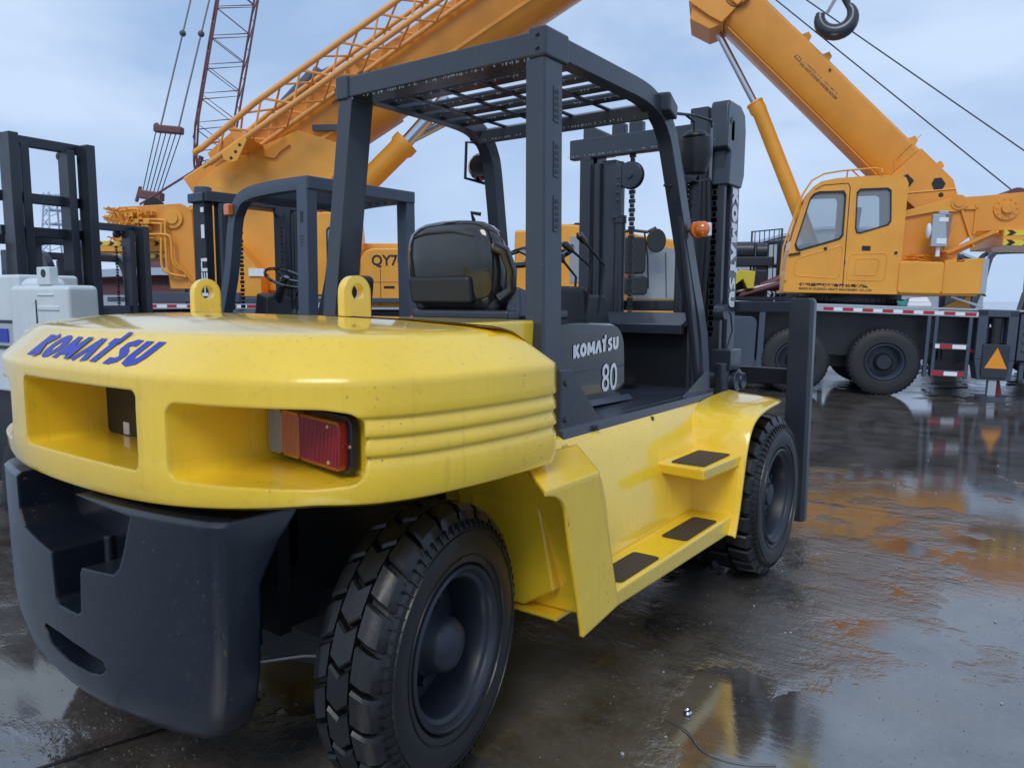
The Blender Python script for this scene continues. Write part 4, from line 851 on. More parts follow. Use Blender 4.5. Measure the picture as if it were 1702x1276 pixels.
# cabin with real window openings
def cabin(parent):
    out = [(-1.505,1.51),(.10,1.525),(.13,1.56),(.13,3.16)]+[(.09,3.24),(.0,3.28)]+[(-.45,3.265),(-.86,3.235),(-1.08,3.19),(-1.20,3.10),(-1.29,2.95),(-1.40,2.50),(-1.46,2.20),(-1.50,1.95)]
    mb = MB(); mb.prism(out, lambda u, v, t: (u, t, v), .15, 1.0); cb = mb.build('cabin', 'orange2', parent, smooth=35)
    w1 = [(-1.385,2.24),(-1.355,2.16),(-1.31,2.15),(-.76,2.33),(-.715,2.39),(-.72,2.98),(-.755,3.04),(-1.09,3.03),(-1.17,3.0),(-1.22,2.93)]
    w2 = [(-.545,2.50),(-.52,2.43),(-.47,2.425),(-.10,2.55),(-.065,2.61),(-.10,3.05),(-.15,3.085),(-.52,3.07),(-.565,3.02)]
    cuts = []
    m = MB(); m.prism([(x*.97-.02,1.54+(z-1.5)*.97) for x, z in out], lambda u, v, t: (u, t, v), .185, .965); cuts.append(m.build('cut','orange'))
    for w in (w1, w2):
        m = MB(); m.prism(w, lambda u, v, t: (u, t, v), .0, 1.2); cuts.append(m.build('cut','orange'))
    m = MB(); m.box((-.0,.27,2.72),(.3,.55,3.14)); m.box((-.0,.6,2.72),(.3,.88,3.14)); cuts.append(m.build('cut','orange'))
    m = MB(); m.hexa([(-1.6,.25,2.3),(-1.2,.25,2.3),(-1.2,.9,2.3),(-1.6,.9,2.3),(-1.6,.25,3.05),(-1.0,.25,3.05),(-1.0,.9,3.05),(-1.6,.9,3.05)]); cuts.append(m.build('cut','orange'))
    for c_ in cuts: c_.parent = parent
    bpy.context.view_layer.update(); boolean(cb, cuts)
    for nm, w in (('door_window', w1), ('side_window', w2)):
        c = Vector((sum(p[0] for p in w)/len(w), sum(p[1] for p in w)/len(w)))
        f = MB(); n = len(w); inn = [(c.x+(x-c.x)*.955, c.y+(z-c.y)*.955) for x, z in w]; out_ = [(c.x+(x-c.x)*1.03, c.y+(z-c.y)*1.03) for x, z in w]
        f.loft([[(x,.155,z) for x,z in inn],[(x,.140,z) for x,z in inn],[(x,.140,z) for x,z in out_],[(x,.155,z) for x,z in out_]], caps=False); fr = f.build(nm, 'nearblack', cb)
        g_ = MB(); g_.prism(w, lambda u, v, t: (u, t, v), .160, .165); g_.build('pane', 'glass', fr)
    g_ = MB(); g_.box((.118,.27,2.72),(.124,.88,3.14)); g_.build('rear_pane', 'glass', cb)
    g_ = MB(); g_.box((.118,.40,2.72),(.136,.42,3.14)); g_.box((.125,.25,2.70),(.14,.90,2.725)); g_.box((.125,.25,3.135),(.14,.90,3.16)); g_.build('rear_window_frame', 'orange2', cb)
    m = MB(); seam = [(-.655,1.60),(-.665,3.10),(-.70,3.16),(-1.05,3.13),(-1.16,3.06)]
    for a, b in zip(seam, seam[1:]): m.beam((a[0],.149,a[1]),(b[0],.149,b[1]),.012,.004,(0,1,0))
    m.box((-.66,.146,1.95),(-.645,.151,2.02)); m.build('door_seam', 'nearblack', cb)
    def ridge(pts, nm='pressed_panel'):
        m = MB()
        m.tube([(a,.150,b) for a, b in pts]+[(pts[0][0],.150,pts[0][1]),(pts[1][0],.150,pts[1][1])], .008, 6); m.build(nm, 'orange2', cb)
    ridge([(-1.33,1.76),(-.76,1.74),(-.71,1.79),(-.70,2.19),(-.74,2.23),(-1.33,2.03),(-1.37,1.95),(-1.37,1.80)])
    ridge([(-.58,1.72),(-.12,1.72),(-.08,1.77),(-.07,2.08),(-.11,2.13),(-.56,2.11),(-.60,2.05),(-.61,1.76)])
    ridge([(-.50,1.80),(-.22,1.80),(-.19,1.84),(-.18,2.02),(-.22,2.05),(-.48,2.04),(-.50,2.0)])
    m = MB(); m.beam((-1.47,.135,2.075),(-1.30,.135,2.11),.03,.022,(0,1,0)); m.build('door_handle', 'nearblack', cb)
    m = MB(); m.cyl((-.945,.150,2.185),(-.945,.13,2.185),.024); m.build('door_lock', 'nearblack', cb)
    m = MB(); m.box((-.43,.143,2.165),(-.31,.151,2.235)); m.build('vent', 'nearblack', cb)
    m = MB(); m.cyl((.045,.150,2.14),(.045,.135,2.14),.022); m.build('latch', 'nearblack', cb)
    m = MB(); m.box((.125,.149,1.86),(.142,.17,1.95)); m.box((.105,.147,1.62),(.12,.151,1.70)); m.build('hinge', 'nearblack', cb)
    # seat inside
    m = MB(); m.box((-.95,.45,1.6),(-.45,.85,2.1)); m.hexa([(-.60,.42,2.1),(-.48,.42,2.1),(-.48,.88,2.1),(-.60,.88,2.1),(-.50,.45,2.85),(-.42,.45,2.85),(-.42,.85,2.85),(-.50,.85,2.85)]); m.build('driver_seat', 'cloth', cb, bevel=.05, seg=3)
    m = MB(); m.hexa([(-1.35,.35,1.6),(-1.0,.35,1.6),(-1.0,.9,1.6),(-1.35,.9,1.6),(-1.30,.35,2.25),(-1.12,.35,2.30),(-1.12,.9,2.30),(-1.30,.9,2.25)]); m.build('dashboard', 'vinyl', cb, bevel=.02)
    m = MB(); m.tube([(-.25,.10,3.30),(-.25,.16,3.36),(-.35,.16,3.38),(-.80,.16,3.345),(-1.05,.15,3.30),(-1.22,.14,3.20),(-1.33,.12,3.0),(-1.45,.10,2.6),(-1.56,.08,2.2),(-1.575,.08,1.75),(-1.54,.10,1.69),(-1.48,.14,1.69)], .014, 8)
    m.tube([(-.72,.2,3.25),(-.72,.16,3.345)], .011, 6); m.tube([(-.42,.6,3.26),(-.66,.16,3.355)], .011, 6); m.build('hand_rail', 'orange2', cb)
    font_text('MADE IN XUZHOU HEAVY MACHINERY CO.,LTD', lambda x, y: (-1.28+x, .1485, 1.555+y*1.0), .045, .002, 'lettering', 'black_mark', cb, space=1.06)
    font_text('徐州重型机械有限公司制造', lambda x, y: (-1.28+x*1.5, .1485, 1.615+y*.95), .052, .003, 'lettering', 'black_mark', cb, space=1.1)
cabin(RC)
# boom support frame, braces, boss plates
for yy, t_ in ((.50,.06),(1.50,.06)):
    mb = MB(); mb.prism([(.20,2.60),(.16,2.74),(.60,2.86),(.92,3.0),(1.20,3.02),(1.76,3.075),(2.9,3.09),(2.9,2.50),(1.80,2.53),(1.20,2.50),(.97,2.30),(.97,1.60),(.20,1.60)], lambda u, v, t: (u, t, v), yy, yy+t_)
    mb.build('side_frame', 'orange', RC, bevel=.006)
mb = MB(); mb.prism([(.16,2.69),(.17,2.79),(.62,2.93),(.90,3.01),(1.02,2.97),(1.04,2.88),(.98,2.81),(.86,2.78),(.60,2.78)], lambda u, v, t: (u, t, v), .455, .50); mb.build('support_rib', 'orange2', RC, bevel=.006)
mb = MB(); mb.cyl((.90,.44,2.92),(.90,.50,2.92),.11,n=28); mb.cyl((.90,.425,2.92),(.90,.44,2.92),.07); mb.build('pivot_boss', 'orange', RC)
mb = MB(); mb.cyl((1.55,.47,2.84),(1.55,.50,2.84),.17,n=32); mb.cyl((1.55,.42,2.84),(1.55,.47,2.84),.075)
for k in range(10): a = k*math.pi/5; mb.cyl((1.55+.135*math.cos(a),.455,2.84+.135*math.sin(a)),(1.55+.135*math.cos(a),.47,2.84+.135*math.sin(a)),.012,n=6)
mb.build('winch_boss', 'orange', RC)
mb = MB(); mb.beam((.96,.47,2.80),(1.17,.47,2.26),.03,.03); mb.box((1.14,.47,2.46),(1.17,.50,2.90)); mb.box((.99,.47,2.82),(1.17,.50,2.845)); mb.beam((.86,.3,2.60),(.72,.3,2.20),.025,.025); mb.box((.68,.25,2.17),(.80,.42,2.20)); mb.build('frame_brace', 'orange', RC)
mb = MB(); mb.beam((1.42,.46,2.50),(.50,.42,2.02),.05,.05); mb.beam((1.50,.56,2.49),(.66,.52,2.02),.05,.05); mb.tube([(1.48,.5,2.50),(1.0,.46,2.25),(.52,.44,2.02)], .02); mb.build('hydraulic_line', 'orange', RC)
mb = MB(); random.seed(11)
for k in range(16):
    x = random.uniform(.2,.55); z = random.uniform(2.03,2.14); mb.tube([(x,.45,z),(x+random.uniform(.05,.2),.35,z+random.uniform(-.02,.07)),(x+random.uniform(.15,.35),.4,z+random.uniform(-.04,.03))], .009, 5)
mb.build('hose_bundle', 'orange', RC)
mb = MB(); mb.hexa([(.50,.12,2.24),(.72,.12,2.24),(.74,.34,2.24),(.52,.34,2.24),(.49,.12,2.71),(.66,.12,2.71),(.82,.34,2.74),(.52,.34,2.71)]); mb.box((.57,.115,2.70),(.70,.2,2.76)); sb = mb.build('control_box', 'silver', RC, bevel=.012)
m = MB(); m.box((.58,.112,2.60),(.70,.12,2.66)); m.box((.57,.112,2.28),(.70,.12,2.36)); m.ball((.47,.2,2.47), .08, 8, (.5,1,1.5)); m.cyl((.62,.2,2.10),(.62,.2,2.24),.03); m.build('box_fitting', 'white_mark', sb)
mb = MB(); mb.hexa([(1.52,.40,2.29),(2.5,.40,2.29),(2.5,1.9,2.29),(1.52,1.9,2.29),(1.52,.40,2.53),(2.5,.40,2.53),(2.5,1.9,2.53),(1.52,1.9,2.53)]); cwt = mb.build('counterweight', 'orange2', RC, bevel=.01)
hazard(cwt, 1.53, 2.4, .395, 2.44, 2.515, 4); hazard(cwt, 1.53, 2.4, .395, 2.295, 2.375, 4)
# boom
d = Vector((.718,-.696)); n_ = Vector((.696,.718))     # along (towards the foot), across
def bm(u, v, y): p = Vector((-2.59,5.66))+d*u+n_*v; return (p.x, y, p.y)
L_ = 4.40; Hb = .66
sec = [(.62,0.16),(.70,.03),(.80,0),(1.25,0),(1.35,.03),(1.43,.16),(1.45,Hb-.05),(1.40,Hb),(.65,Hb),(.60,Hb-.05)]
mb = MB(); mb.loft([[bm(u, v, y) for y, v in sec] for u in (-.12, L_-.95)])
mb.loft([[bm(L_-.95, v, y) for y, v in [(.585,0),(1.465,0),(1.465,Hb+.01),(.585,Hb+.01)]],[bm(L_-.28, v, y) for y, v in [(.585,.02),(1.465,.02),(1.465,Hb+.01),(.585,Hb+.01)]],[bm(L_+.02, v, y) for y, v in [(.585,.12),(1.465,.12),(1.465,Hb-.14),(.585,Hb-.14)]]])
bo = mb.build('boom', 'orange', RC, smooth=30, bevel=.012)
mb = MB()   # head collar and further sections
mb.loft([[bm(u, v, y) for y, v in [(.56,-.10+c),(1.49,-.10+c),(1.49,Hb+.04),(.56,Hb+.04)]] for u, c in ((-.75,-.06),(-.35,0),(-.12,.06))])
mb.hexa([bm(-.55,-.32,.62),bm(-.20,-.22,.62),bm(-.20,-.22,1.4),bm(-.55,-.32,1.4),bm(-.75,-.02,.62),bm(-.10,-.02,.62),bm(-.10,-.02,1.4),bm(-.75,-.02,1.4)])
mb.build('boom_collar', 'orange', RC, bevel=.012)
mb = MB(); mb.loft([[bm(u, v, y) for y, v in [(.68,.06),(1.37,.06),(1.37,Hb-.06),(.68,Hb-.06)]] for u in (-3.2, -.7)]); mb.build('boom_extension', 'orange', RC, bevel=.01)
mb = MB(); mb.cyl(bm(-.25,.42,.52),bm(-.25,.42,.60),.16,n=24); mb.prism(rrect(-.36,.28,-.12,.56,.03), lambda u, v, t: bm(u, v, t), .50, .53); mb.build('sheave_cover', 'orange', RC)
mb = MB(); mb.tube([bm(-.25+.2*math.cos(rad(a)), .42+.2*math.sin(rad(a)), .56) for a in range(160,400,20)], .008, 5); mb.build('cable_loop', 'nearblack', RC)
for u in (.9, 1.35, 3.2, 3.75):
    mb = MB(); a = .03; mb.hexa([bm(u,Hb-.02,.65),bm(u+.16,Hb-.02,.65),bm(u+.16,Hb-.02,.8),bm(u,Hb-.02,.8),bm(u+.05,Hb+.10,.68),bm(u+.13,Hb+.08,.68),bm(u+.13,Hb+.08,.77),bm(u+.05,Hb+.10,.77)]); mb.cyl(bm(u+.05,Hb+.02,.94),bm(u+.05,Hb+.16,.94),.008,n=6); mb.build('rope_guide', 'orange', RC)
mb = MB(); mb.tube([bm(.7,Hb+.02,.75),bm(1.9,Hb+.02,.75)], .01, 5); mb.tube([bm(.0,-.02,.60),bm(3.3,-.02,.60)], .012, 5); mb.build('boom_line', 'orange', RC)
def onboom(u, v): return bm(u, v, .612)
for (u, v, r_) in ((4.17,.40,.035),(1.62,.56,.018)):
    mb = MB(); mb.cyl(bm(u,v,.60),bm(u,v,.58),r_); mb.build('boom_hole', 'nearblack', bo)
mb = MB(); mb.prism([(3.92,.50),(3.95,.42),(4.05,.38),(4.12,.46),(4.09,.55),(3.98,.57)], lambda u, v, t: bm(u, v, t), .575, .583); mb.build('boom_hole', 'nearblack', bo)
mb = MB(); mb.prism([(3.56,.14),(3.66,.10),(3.76,.18),(3.74,.28),(3.60,.28)], lambda u, v, t: bm(u, v, t), .573, .581); mb.build('boom_hole', 'nearblack', bo)
mb = MB(); mb.tube([bm(3.30,.30,.585),bm(3.30,.80,.585)], .006, 5); mb.tube([bm(3.30,.30,.585),bm(3.72,.0,.585)], .006, 5); mb.tube([bm(3.75,.02,.58),bm(4.25,.60,.58)], .012, 5); mb.build('weld_seam', 'orange2', bo)
# lettering on the boom: text runs down towards the foot
def bt(x, y): return bm(1.30+x, .50+y, .597)
def bt2(x, y):
    p = bm(0, 0, 0); return bt(x, y)
mb = MB()
tri = [(1.08,.35),(1.20,.35),(1.14,.46)]
for a, b in zip(tri, tri[1:]+tri[:1]): mb.beam(bm(a[0],a[1]-.0,.611),bm(b[0],b[1]-.0,.611),.010,.004,(0,1,0))
mb.beam(bm(1.14,.375,.611),bm(1.14,.42,.611),.012,.004,(0,1,0)); mb.build('warning_sign', 'black_mark', bo, smooth=0)
font_text('起重臂下严禁站人', lambda x, y: (lambda p: (p[0], .609-.0*y, p[2]))(bm(1.24+x, .40+y, 0)), .088, .006, 'lettering', 'faded_mark', bo, space=1.05)
font_text('DO NOT STAND UNDER BOOM', lambda x, y: (lambda p: (p[0], .609, p[2]))(bm(1.22+x, .325+y, 0)), .055, .003, 'lettering', 'faded_mark', bo)
# luffing cylinder
mb = MB(); mb.cyl((-2.80,1.02,5.78),(-2.0,1.02,4.40),.055,n=24); mb.build('cylinder_rod', 'chrome', RC)
mb = MB(); mb.tube([(-2.10,1.02,4.57),(-2.04,1.02,4.46),(-2.0,1.02,4.40),(-1.30,1.02,2.85),(-.9,1.02,1.95)], [.13,.135,.118,.118,.118], 28); mb.cyl((-2.095,1.02,4.56),(-2.11,1.02,4.585),.14,.135,24); mb.build('lift_cylinder', 'orange2', RC, smooth=50)
mb = MB(); mb.tube([(-3.6,.55,7.40),(-1.91,.55,6.0),(1.60,.55,3.12)], .010, 6); mb.build('hoist_rope', 'rope', RC)
mb = MB(); mb.tube([(-3.2,.55,7.40),(-1.46,.55,5.97),(1.71,.55,3.68),(2.6,.55,3.08)], .010, 6); mb.build('hoist_rope', 'rope', RC)
mb = MB(); mb.cyl((1.75,.7,3.0),(1.75,1.4,3.0),.17); mb.build('winch_drum', 'rust_red', RC)
# hook hanging from the boom head
HK = empty('crane_hook', 'big dark crane hook with safety latch hanging at the top edge of the picture', 'hook'); frame_obj(HK, .147, 10.863, (.9335,.3572,-.0314), (-.3574,.9339,0), (.0293,.0112,.9995))
mb = MB(); c = (-1.02, 5.68); pts = []; rr = []
for k, a in enumerate(range(165, 425, 13)):
    pts.append((c[0]+.235*math.cos(rad(a)), .5, c[1]+.225*math.sin(rad(a)))); t = k/19; rr.append(.045+.075*math.sin(math.pi*min(1, t*.95+.06))**.8)
pts += [(c[0]+.10,.5,c[1]+.33),(c[0]+.0,.5,c[1]+.44),(c[0]-.0,.5,c[1]+.60)]; rr += [.085,.06,.055]
mb.tube(pts, rr, 14); mb.build('hook', 'charcoal', HK, smooth=60)
mb = MB(); mb.beam((-1.03,.5,5.98),(-1.15,.5,5.75),.02,.05); mb.build('safety_latch', 'steel', HK)
mb = MB(); mb.prism(rrect(-1.25,6.22,-.80,6.85,.08), lambda u, v, t: (u, t, v), .38, .62); mb.tube([(-1.12,.5,6.8),(-1.12,.5,8.4)], .012, 6); mb.tube([(-.92,.5,6.8),(-.92,.5,8.4)], .012, 6); mb.build('hook_block', 'hazard_yellow', HK)
# ---- left crane (boom leaning up to the right, jib stowed along it)
LC = empty('truck_crane', 'larger orange truck crane behind with its lattice jib stowed along the fat boom', 'truck crane', group='truck cranes'); frame_obj(LC, -6.317, 7.673, (.8096,.587,0), (-.587,.8096,0), (0,0,1))
mb = MB(); mb.box((-5.2,.3,.6),(4.4,2.3,1.22)); mb.build('chassis', 'nearblack', LC, bevel=.02)
mb = MB(); mb.box((-5.2,.02,1.36),(1.5,2.5,1.44)); mb.box((-4.75,.0,1.36),(-3.0,.1,1.52)); mb.build('deck', 'charcoal_far', LC, bevel=.01)
reflect_band(LC, -4.9, -1.2, -.02, 1.25, 1.335, 0, start=.05, step=.33, rw=.15)
for x in (-4.2,-2.9,1.8,3.1):
    truck_wheel(LC, x, .0, .51, .51); truck_wheel(LC, x, 2.6, .51, .51, 1)
mb = MB(); mb.prism([(-5.36,2.40),(-5.36,2.76),(-5.20,2.97),(-4.17,3.03),(-3.98,2.93),(-3.96,1.58),(-4.40,1.58),(-4.50,2.40)], lambda u, v, t: (u, t, v), .60, .72); mb.prism([(-5.36,2.40),(-5.36,2.76),(-5.20,2.97),(-4.17,3.03),(-3.6,3.3),(-3.0,2.6),(-3.0,1.55),(-4.40,1.58),(-4.50,2.40)], lambda u, v, t: (u, t, v), 1.75, 1.87)
mb.box((-4.4,.72,1.58),(-3.9,1.75,2.4)); mb.build('boom_support', 'orange', LC, bevel=.01)
mb = MB(); mb.prism([(-3.96,1.56),(-3.96,2.93),(-4.05,3.20),(-3.95,3.42),(-3.5,3.75),(-2.2,4.3),(-1.2,4.0),(-2.4,2.6),(-2.2,1.56)], lambda u, v, t: (u, t, v), .85, 1.70); mb.build('boom_foot', 'orange2', LC, bevel=.01)
mb = MB(); mb.cyl((-4.30,.56,2.78),(-4.30,.60,2.78),.17,n=28); mb.cyl((-4.30,.53,2.78),(-4.30,.56,2.78),.10,n=24); mb.cyl((-3.95,.60,2.95),(-3.95,.50,2.95),.04); mb.build('pivot_boss', 'orange2', LC)
random.seed(21)
for k, pts in enumerate(([(-5.15,.55,2.90),(-4.85,.5,2.92),(-4.83,.5,2.76),(-4.43,.5,2.74),(-4.40,.5,2.62),(-4.40,.5,1.95),(-4.30,.5,1.82),(-4.1,.55,1.80)],
    [(-5.1,.55,2.70),(-4.9,.5,2.69),(-4.5,.5,2.68),(-4.47,.5,2.58),(-4.49,.5,2.0),(-4.40,.5,1.86),(-4.1,.55,1.78)],
    [(-5.0,.55,2.50),(-4.55,.48,2.50),(-4.34,.48,2.48),(-4.30,.48,2.35),(-4.28,.48,2.0),(-4.12,.55,1.86)],
    [(-5.0,.55,2.43),(-4.6,.5,2.44)], [(-4.85,.5,2.92),(-4.87,.5,2.4)], [(-4.30,.48,2.1),(-3.99,.55,1.70)])):
    mb = MB(); mb.tube(catmull(pts, 3) if len(pts) > 4 else pts, .022 if k < 3 else .014, 8); mb.build('hydraulic_pipe', 'orange2', LC, smooth=60)
mb = MB()
for k in range(70):
    x = random.uniform(-5.35,-4.75); z = random.uniform(2.42,2.93); a = random.uniform(0,6.28); l = random.uniform(.04,.16); mb.beam((x,.56,z),(x+l*math.cos(a),.48-random.uniform(0,.08),z+l*math.sin(a)),.018,.018,(0,1,.1))
for k in range(9): x = random.uniform(-5.1,-4.6); z = random.uniform(2.5,2.85); mb.box((x,.45,z),(x+.10,.60,z+.07))
for k in range(8): x = -5.36-random.uniform(0,.15); z = random.uniform(2.62,2.95); mb.box((x,.62,z),(x+.2,1.2,z+.03))
mb.build('valve_block', 'orange2', LC)
mb = MB(); mb.lathe([(-.02,.10),(-.02,.19),(.02,.19),(.02,.10)], (-4.85,1.1,3.0), (0,1,0), 24); mb.build('winch_drum', 'nearblack', LC)
mb = MB(); mb.box((-6.3,.95,2.12),(-4.42,2.2,2.42)); cwt = mb.build('counterweight', 'orange2', LC, bevel=.01); mb = MB(); mb.box((-6.3,.93,2.22),(-4.42,.95,2.235)); mb.build('weight_gap', 'nearblack', cwt)
hazard(cwt, -6.25, -4.45, .944, 2.34, 2.415, 9); hazard(cwt, -6.25, -4.45, .944, 2.125, 2.19, 9)
mb = MB(); mb.prism([(-3.60,1.49),(-3.60,1.75),(-3.40,2.30),(-3.32,2.42),(-3.22,2.40),(-2.78,1.86),(-2.78,1.49)], lambda u, v, t: (u, t, v), .45, .85); mb.build('stair_housing', 'orange2', LC, bevel=.012)
mb = MB(); mb.box((-3.62,.44,1.46),(-1.6,.9,1.50)); mb.build('running_board', 'orange2', LC)
mb = MB(); mb.box((-2.98,.42,1.80),(-2.72,.46,1.93)); mb.build('notice_plate', 'white_mark', LC)
mb = MB(); mb.box((-2.8,.9,1.5),(-1.3,1.6,2.45)); mb.build('engine_housing', 'orange', LC, bevel=.02)
# crane cabin between the guard posts
mb = MB(); mb.prism([(-2.35,1.48),(-1.12,1.48),(-1.05,2.0),(-1.12,2.72),(-1.3,2.85),(-2.0,2.85),(-2.2,2.6)], lambda u, v, t: (u, t, v), .25, 1.0); cb2 = mb.build('cabin', 'orange2', LC, bevel=.02)
mb = MB(); mb.prism(rrect(-1.60,1.93,-1.16,2.62,.08), lambda u, v, t: (u, t, v), .235, .255); fr = mb.build('cabin_window', 'nearblack', cb2); mb = MB(); mb.prism(rrect(-1.57,1.96,-1.19,2.59,.07), lambda u, v, t: (u, t, v), .225, .236); mb.build('pane', 'windscreen', fr)
mb = MB(); mb.box((-1.47,.05,2.28),(-1.33,.12,2.50)); mb.tube([(-1.4,.1,2.5),(-1.4,.2,2.62)], .012); mb.build('cabin_mirror', 'nearblack', cb2, bevel=.03)
# model box
mb = MB(); mb.prism([(-1.13,1.28),(.35,1.28),(.35,2.27),(-.85,2.27),(-.98,2.22),(-1.07,2.08)], lambda u, v, t: (u, t, v), .30, 1.9); qb = mb.build('rear_housing', 'orange2', LC, bevel=.03, seg=3)
font_text('QY70', lambda x, y: (-.865+x*.93, .2955, 1.985+y), .245, .006, 'lettering', 'black_mark', qb)
mb = MB(); mb.box((-.72,.296,1.3),(-.712,.302,1.92)); mb.box((-1.08,.296,1.70),(-.1,.302,1.706)); mb.box((-.66,.292,1.60),(-.48,.302,1.64)); mb.build('locker_seam', 'nearblack', qb)
mb = MB(); mb.box((-1.2,1.0,2.27),(1.4,2.2,2.40)); mb.build('platform', 'orange2', LC, bevel=.02)
# carrier cab at the right
cabp = [(1.55,.95),(4.42,.95),(4.52,1.40),(4.47,1.50),(4.30,2.28),(4.20,2.40),(3.6,2.48),(3.2,2.60),(2.2,2.66),(1.95,2.62),(1.86,2.55),(1.55,2.55)]
mb = MB(); mb.prism(cabp, lambda u, v, t: (u, t, v), .0, 2.5); cc = mb.build('carrier_cab', 'orange2', LC, bevel=.04, seg=3)
mb = MB(); mb.prism([(3.50,1.44),(4.36,1.44),(4.22,2.24),(3.55,2.36)], lambda u, v, t: (u, t, v), -.012, .02); mb.build('windscreen', 'windscreen', cc)
mb = MB(); mb.prism([(2.45,1.70),(3.30,1.70),(3.34,2.40),(2.45,2.45)], lambda u, v, t: (u, t, v), -.012, .02); mb.build('cab_window', 'windscreen', cc)
mb = MB(); mb.box((3.2,-.02,1.30),(4.50,.01,1.42)); mb.tube([(4.05,-.02,1.46),(4.02,-.03,2.2)], .006, 5); mb.build('lower_trim', 'nearblack', cc)
mb = MB(); mb.box((2.55,.3,2.64),(2.75,.6,2.70)); mb.box((2.4,.2,2.655),(2.9,.9,2.665)); mb.build('roof_vent', 'nearblack', cc, bevel=.01)
mb = MB(); mb.tube([(3.05,-.05,2.50),(3.45,-.22,2.53),(3.66,-.30,2.50),(3.80,-.30,2.57)], .025, 8); mb.tube([(3.62,-.28,2.50),(3.68,-.28,2.1),(3.70,-.28,1.60)], .014, 6); mr = mb.build('mirror_arm', 'nearblack', cc)
mb = MB(); mb.prism(rrect(3.26,1.84,3.64,2.42,.07), lambda u, v, t: (u, t, v), -.36, -.24); mb.build('mirror', 'vinyl', mr, bevel=.03, seg=3)
mb = MB(); mb.prism(rrect(3.30,1.50,3.68,1.80,.07), lambda u, v, t: (u, t, v), -.36, -.24); mb.build('mirror', 'vinyl', mr, bevel=.03, seg=3)
mb = MB(); mb.prism([(3.80+.155*math.cos(k*math.pi/12), 2.36+.19*math.sin(k*math.pi/12)) for k in range(24)], lambda u, v, t: (u, t, v), -.38, -.33); mb.build('round_mirror', 'vinyl', mr, bevel=.015)
# boom: fat rounded box
a0 = Vector((-2.09,3.63)); dd = Vector((.8415,.5402)).normalized(); nn = Vector((-dd.y, dd.x)); Hb2 = 1.10
def b2(u, v, y): p = a0+dd*u+nn*v; return (p.x, y, p.y)
sec = [(1.02,.30),(1.12,.10),(1.35,.0),(1.75,.0),(1.98,.10),(2.08,.30),(2.10,Hb2-.04),(2.05,Hb2),(1.05,Hb2),(1.0,Hb2-.04)]
mb = MB(); mb.loft([[b2(u, v, y) for y, v in sec] for u in (-1.9, 1.9)]); mb.loft([[b2(u, .04+v*.93, y) for y, v in sec] for u in (1.7, 9.5)]); mb.build('boom', 'orange', LC, smooth=40)
mb = MB(); mb.loft([[b2(u, v, y) for y, v in [(.97,.42),(2.12,.42),(2.12,Hb2+.04),(.97,Hb2+.04)]] for u in (1.55,1.72)]); mb.loft([[b2(u, v, y) for y, v in [(.99,.3),(1.05,.3),(1.05,.36),(.99,.36)]] for u in (-1.5,8)]); mb.build('boom_collar', 'orange2', LC, bevel=.01)
mb = MB(); mb.beam(b2(.5,.55,.96), b2(1.15,.15,.96),.10,.06,(0,1,0)); mb.build('boom_bracket', 'charcoal_far', LC)
# luffing cylinder of the left crane
mb = MB(); mb.cyl((.55,1.5,4.75),(-.55,1.5,4.20),.10); mb.tube([(.35,1.2,4.95),(-.42,1.2,4.13)], .115, 24); mb.build('cylinder_rod', 'chrome', LC)
mb = MB(); mb.tube([(-.36,1.2,4.19),(-.46,1.2,4.09),(-.50,1.2,4.05),(-2.9,1.2,1.75)], [.235,.235,.20,.20], 28); mb.build('lift_cylinder', 'orange2', LC, smooth=50)
mb = MB(); mb.cyl((-2.62,1.35,4.75),(-2.02,1.35,5.35),.13); mb.cyl((-2.02,1.35,5.35),(-1.85,1.35,5.30),.16,.12); mb.tube([(-2.0,1.3,5.35),(-1.75,1.3,5.47),(-1.5,1.3,5.2)], .02); mb.build('hose_reel', 'charcoal_far', LC)
# lattice jib
J = MB()
def jb(u, v, y): p = Vector((-3.49,3.63))+Vector((.829,.559)).normalized()*u+Vector((-.559,.829)).normalized()*v; return (p.x, y, p.y)
ch = [(.0,.20,.055),(.36,.20,.055),(.0,.90,.045),(.36,.90,.045)]
for v, y, r_ in ch:
    g_ = MB(); g_.tube([jb(-.0,v*.72 if v else 0,y),jb(1.2,v,y),jb(11.5,v*1.15,y)], r_*.9, 10); g_.build('jib_chord', 'lattice', LC)
g_ = MB(); step = .78; k = 0
while k*step < 11:
    u0 = .15+k*step; u1 = u0+step*.5; u2 = u0+step
    f1 = lambda u: .36*(1+.15*(u-1.2)/10.3) if u > 1.2 else .36*(.72+.28*u/1.2)
    for y in (.20,.90):
        g_.tube([jb(u0,0,y),jb(u1,f1(u1),y)], .020, 6); g_.tube([jb(u1,f1(u1),y),jb(u2,0,y)], .020, 6)
    for v in (0,1):
        g_.tube([jb(u0,v*f1(u0),.20),jb(u1,v*f1(u1),.90)], .018, 6); g_.tube([jb(u1,v*f1(u1),.90),jb(u2,v*f1(u2),.20)], .018, 6)
    k += 1
g_.build('jib_lacing', 'lattice', LC)
g_ = MB(); g_.prism([(-.02,.02),(.0,.26),(.06,.27),(.62,.33),(.70,.02)], lambda u, v, t: jb(u, v, t), .52, .56); g_.prism([(.55,-.05),(.60,.33),(.66,.33),(.80,-.05)], lambda u, v, t: jb(u, v, t), .2, .85); g_.build('jib_foot_plate', 'orange', LC)
g_ = MB(); g_.prism([(.24,-.10),(.33,-.22),(.42,-.24),(.74,-.06),(.76,.02),(.28,.0)], lambda u, v, t: jb(u, v, t), .15, .19); fp = g_.build('jib_lug', 'orange2', LC, bevel=.006)
for u, v in ((.36,-.15),(.48,-.11),(.60,-.06)): g_ = MB(); g_.cyl(jb(u,v,.145),jb(u,v,.15),.026); g_.build('lug_hole', 'nearblack', fp)
